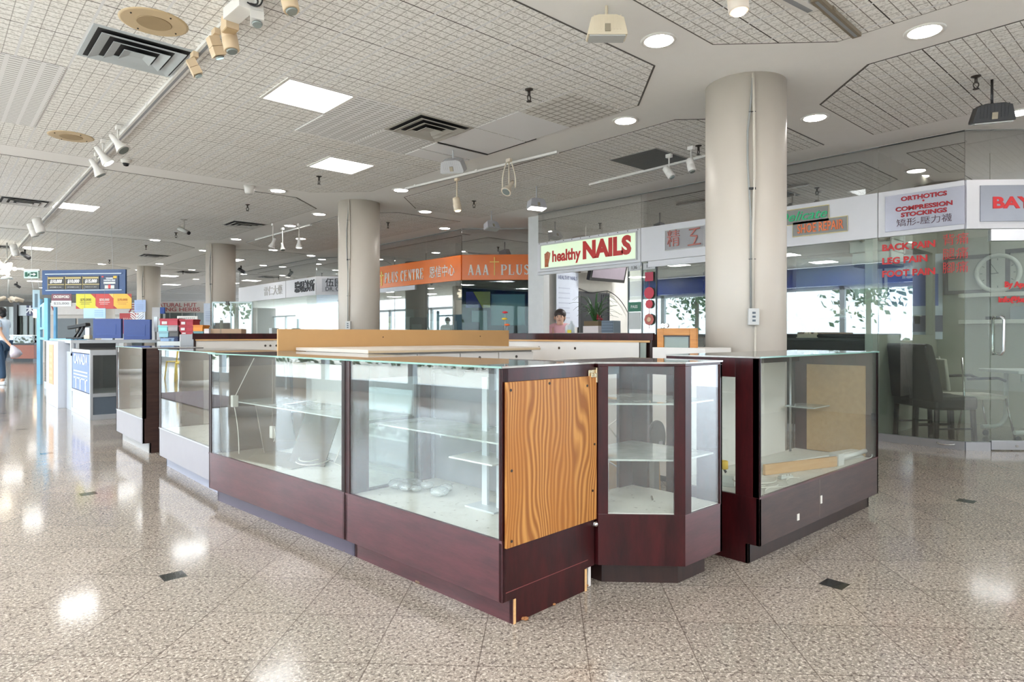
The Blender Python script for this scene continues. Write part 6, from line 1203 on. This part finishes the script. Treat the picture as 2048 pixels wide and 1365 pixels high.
# ------------------------------------------------ people
def grow(name, verts, edges, radii, mat, parent, root=0, sub=2):
    me = bpy.data.meshes.new(name); me.from_pydata(verts, edges, []); o = bpy.data.objects.new(name, me); COL.objects.link(o)
    if parent: o.parent = parent
    me.materials.append(mat); m = o.modifiers.new('skin', 'SKIN'); m.use_smooth_shade = True
    for i, r in enumerate(radii):
        me.skin_vertices[0].data[i].radius = r if isinstance(r, tuple) else (r, r); me.skin_vertices[0].data[i].use_root = (i == root)
    s = o.modifiers.new('sub', 'SUBSURF'); s.levels = s.render_levels = sub; return o
def body(parent, skin, J, hands, r=1.0):
    # J: named joints; one continuous surface from head to feet
    V, E_, Rr = [], [], []
    def add(p, rad, to=None):
        V.append(p); Rr.append(rad); 
        if to is not None: E_.append((to, len(V)-1))
        return len(V)-1
    pel = add(J['pelvis'], (.13, .10)); ch_ = add(J['chest'], (.15, .11), pel); nb = add(J['neck'], .055, ch_); hb = add(J['jaw'], .068, nb); hm = add(J['head'], .088, hb); add(J['crown'], .06, hm)
    for s in 'lr':
        sh = add(J['sh'+s], .055, ch_); el = add(J['el'+s], .040, sh); wr = add(J['wr'+s], (.024, .028), el); pm = add(J['pm'+s], (.018, .036), wr)
        a, w_, d = Vector(J['wr'+s]), Vector(J['pm'+s]), None; d = (w_-a).normalized(); side = Vector(hands[s]).normalized()
        for k in range(4):
            off = side*(.030-.020*k); b1 = add(tuple(w_+off+d*.03), .0095, pm); curl = d.cross(side)*(.02 if s == 'l' else -.02); ln_ = (.034, .042, .038, .028)[k]
            b2 = add(tuple(w_+off+d*(.03+ln_)+curl*.5), .0088, b1); add(tuple(w_+off+d*(.03+ln_*1.5)+curl*1.8), .008, b2)
        t1 = add(tuple(a+side*.035+d*.035), .011, wr); add(tuple(a+side*.055+d*.065), .009, t1)
        hp = add(J['hip'+s], .085, pel); kn = add(J['kn'+s], .058, hp); an = add(J['an'+s], .040, kn); add(J['toe'+s], .032, an)
    return grow('body', V, E_, Rr, skin, parent)
SK = M(214, 168, 140, .5, var=.03); HAIRM = M(24, 20, 20, .5)
def face(t, hx, hy, hz, fd, s=1.0):
    # small nose, brows, eyes, mouth, ears on the side the person looks to; fd = unit vector of the gaze in plan
    n = Vector((fd[0], fd[1], 0)); sd = Vector((-fd[1], fd[0], 0)); c = Vector((hx, hy, hz))
    bm = bmesh.new(); p = c+n*.092; tube(bm, [p+Vector((0, 0, .02)), p+n*.014+Vector((0, 0, -.02)), p+n*.004+Vector((0, 0, -.03))], .008, 6, .013)
    for q_ in (-1, 1): tube(bm, [c+sd*q_*.085+Vector((0, 0, .02)), c+sd*q_*.094+Vector((0, 0, 0)), c+sd*q_*.085+Vector((0, 0, -.03))], .012, 6)
    obj('nose_and_ears', bm, SK, t)
    bm = bmesh.new()
    for q_ in (-1, 1): ball(bm, c+n*.080+sd*q_*.032+Vector((0, 0, .012)), .009, 8); tube(bm, [c+n*.086+sd*q_*.018+Vector((0, 0, .034)), c+n*.078+sd*q_*.048+Vector((0, 0, .032))], .004, 5)
    obj('eyes_and_brows', bm, M(34, 26, 24, .4), t)
    bm = bmesh.new(); tube(bm, [c+n*.082+sd*.022+Vector((0, 0, -.052)), c+n*.090+Vector((0, 0, -.053)), c+n*.082-sd*.022+Vector((0, 0, -.052))], .006, 6); obj('mouth', bm, M(170, 90, 84, .5), t)
# man walking out of frame at the left edge; local x = camera right, he faces -x
x, y = LZ(3, 15.6); man = thing('person', 'person in white tee shirt and jeans walking left, plastic bag in the hand', 'person', (x, y, 0), RZ)
J = dict(pelvis=(0, 0, .97), chest=(.0, 0, 1.34), neck=(-.02, 0, 1.52), jaw=(-.045, 0, 1.60), head=(-.03, 0, 1.68), crown=(-.02, 0, 1.75), shl=(.03, -.19, 1.45), ell=(.17, -.24, 1.19), wrl=(.30, -.22, 1.00), pml=(.345, -.21, .945),
         shr=(-.02, .19, 1.45), elr=(-.06, .25, 1.18), wrr=(-.20, .22, 1.00), pmr=(-.26, .21, .96), hipl=(.0, -.10, .92), knl=(.08, -.11, .50), anl=(.12, -.11, .09), toel=(-.04, -.12, .045), hipr=(.0, .10, .92), knr=(-.10, .11, .52), anr=(-.24, .11, .09), toer=(-.40, .12, .045))
body(man, SK, J, dict(l=(0, 0, 1), r=(0, 0, 1)))
face(man, -.035, 0, 1.67, (-1, 0))
grow('tee_shirt', [(0, 0, .90), (0, 0, 1.05), (0, 0, 1.36), (0, 0, 1.47), (.03, -.19, 1.455), (.10, -.22, 1.30), (-.02, .19, 1.455), (-.04, .225, 1.30)], [(0, 1), (1, 2), (2, 3), (3, 4), (4, 5), (3, 6), (6, 7)], [(.17, .15), (.155, .14), (.17, .14), (.10, .09), .085, .075, .085, .075], M(222, 232, 244, .7), man)
grow('jeans', [(0, 0, .95)]+[J[k] for k in ('hipl', 'knl')]+[(.12, -.11, .13)]+[J[k] for k in ('hipr', 'knr')]+[(-.23, .11, .13)], [(0, 1), (1, 2), (2, 3), (0, 4), (4, 5), (5, 6)], [(.15, .13), .11, .082, .07, .11, .082, .07], M(58, 84, 112, .8, var=.15), man)
for s_ in 'lr':
    bm = bmesh.new(); a_ = J['an'+s_]; prism(bm, [(a_[0]-.19, a_[1]-.035), (a_[0]-.21, a_[1]), (a_[0]-.19, a_[1]+.035), (a_[0]+.05, a_[1]+.04), (a_[0]+.07, a_[1]), (a_[0]+.05, a_[1]-.04)], .0, .085); obj('shoe', bm, M(226, 232, 238, .5), man, .02)
bm = bmesh.new(); ball(bm, (.0, 0, 1.70), .104, 16, 1.05); ball(bm, (.035, 0, 1.64), .075, 14, 1.1); obj('hair', bm, HAIRM, man)
bm = bmesh.new(); lathe(bm, [(.015, 0), (.05, -.05), (.11, -.18), (.12, -.26), (.05, -.30)], 14, Matrix.Translation((.40, -.21, .92)) @ Matrix.Rotation(R(-25), 4, 'Y')); bag = obj('shopping_bag', bm, M(206, 196, 206, .4)); bag.location = (x, y, 0); bag.rotation_euler = (0, 0, RZ); tag(bag, 'pale plastic shopping bag swinging from the walking person\'s hand', 'bag')
# woman leaning over the counter in the nails shop, looking down
xw = 8.25; yw = yat(1121, xw); wo = thing('person', 'dark haired person in a pink top looking down behind the nails counter', 'person', (xw, yw, 0), R(180-YAW-25))
J = dict(pelvis=(0, .05, .88), chest=(0, -.02, 1.20), neck=(0, -.06, 1.34), jaw=(0, -.11, 1.40), head=(0, -.10, 1.475), crown=(0, -.085, 1.545), shl=(-.16, -.02, 1.29), ell=(-.22, -.10, 1.05), wrl=(-.12, -.30, 1.00), pml=(-.09, -.36, 1.0), shr=(.16, -.02, 1.29), elr=(.22, -.10, 1.05), wrr=(.12, -.30, 1.0), pmr=(.09, -.36, 1.0),
         hipl=(-.09, .05, .84), knl=(-.09, .02, .46), anl=(-.09, .05, .08), toel=(-.09, -.10, .04), hipr=(.09, .05, .84), knr=(.09, .02, .46), anr=(.09, .05, .08), toer=(.09, -.10, .04))
wo.rotation_euler = (0, 0, R(-YAW-10))
body(wo, M(232, 190, 166, .5, var=.02), J, dict(l=(1, 0, 0), r=(-1, 0, 0)))
face(wo, 0, -.115, 1.455, (0, -1))
grow('pink_top', [(0, .04, .84), (0, 0, 1.0), (0, -.02, 1.22), (0, -.03, 1.30), (-.16, -.02, 1.295), (-.20, -.08, 1.14), (.16, -.02, 1.295), (.20, -.08, 1.14)], [(0, 1), (1, 2), (2, 3), (3, 4), (4, 5), (3, 6), (6, 7)], [(.15, .13), (.13, .12), (.15, .12), (.085, .075), .07, .06, .07, .06], M(232, 178, 186, .7), wo)
bm = bmesh.new(); ball(bm, (0, -.065, 1.515), .105, 16, .95); ball(bm, (0, -.01, 1.46), .088, 14, 1.2); obj('hair', bm, M(44, 30, 28, .45), wo)
grow('trousers', [(0, .05, .88)]+[J[k] for k in ('hipl', 'knl', 'anl', 'hipr', 'knr', 'anr')], [(0, 1), (1, 2), (2, 3), (0, 4), (4, 5), (5, 6)], [(.13, .11), .095, .07, .055, .095, .07, .055], M(50, 50, 58, .8), wo)
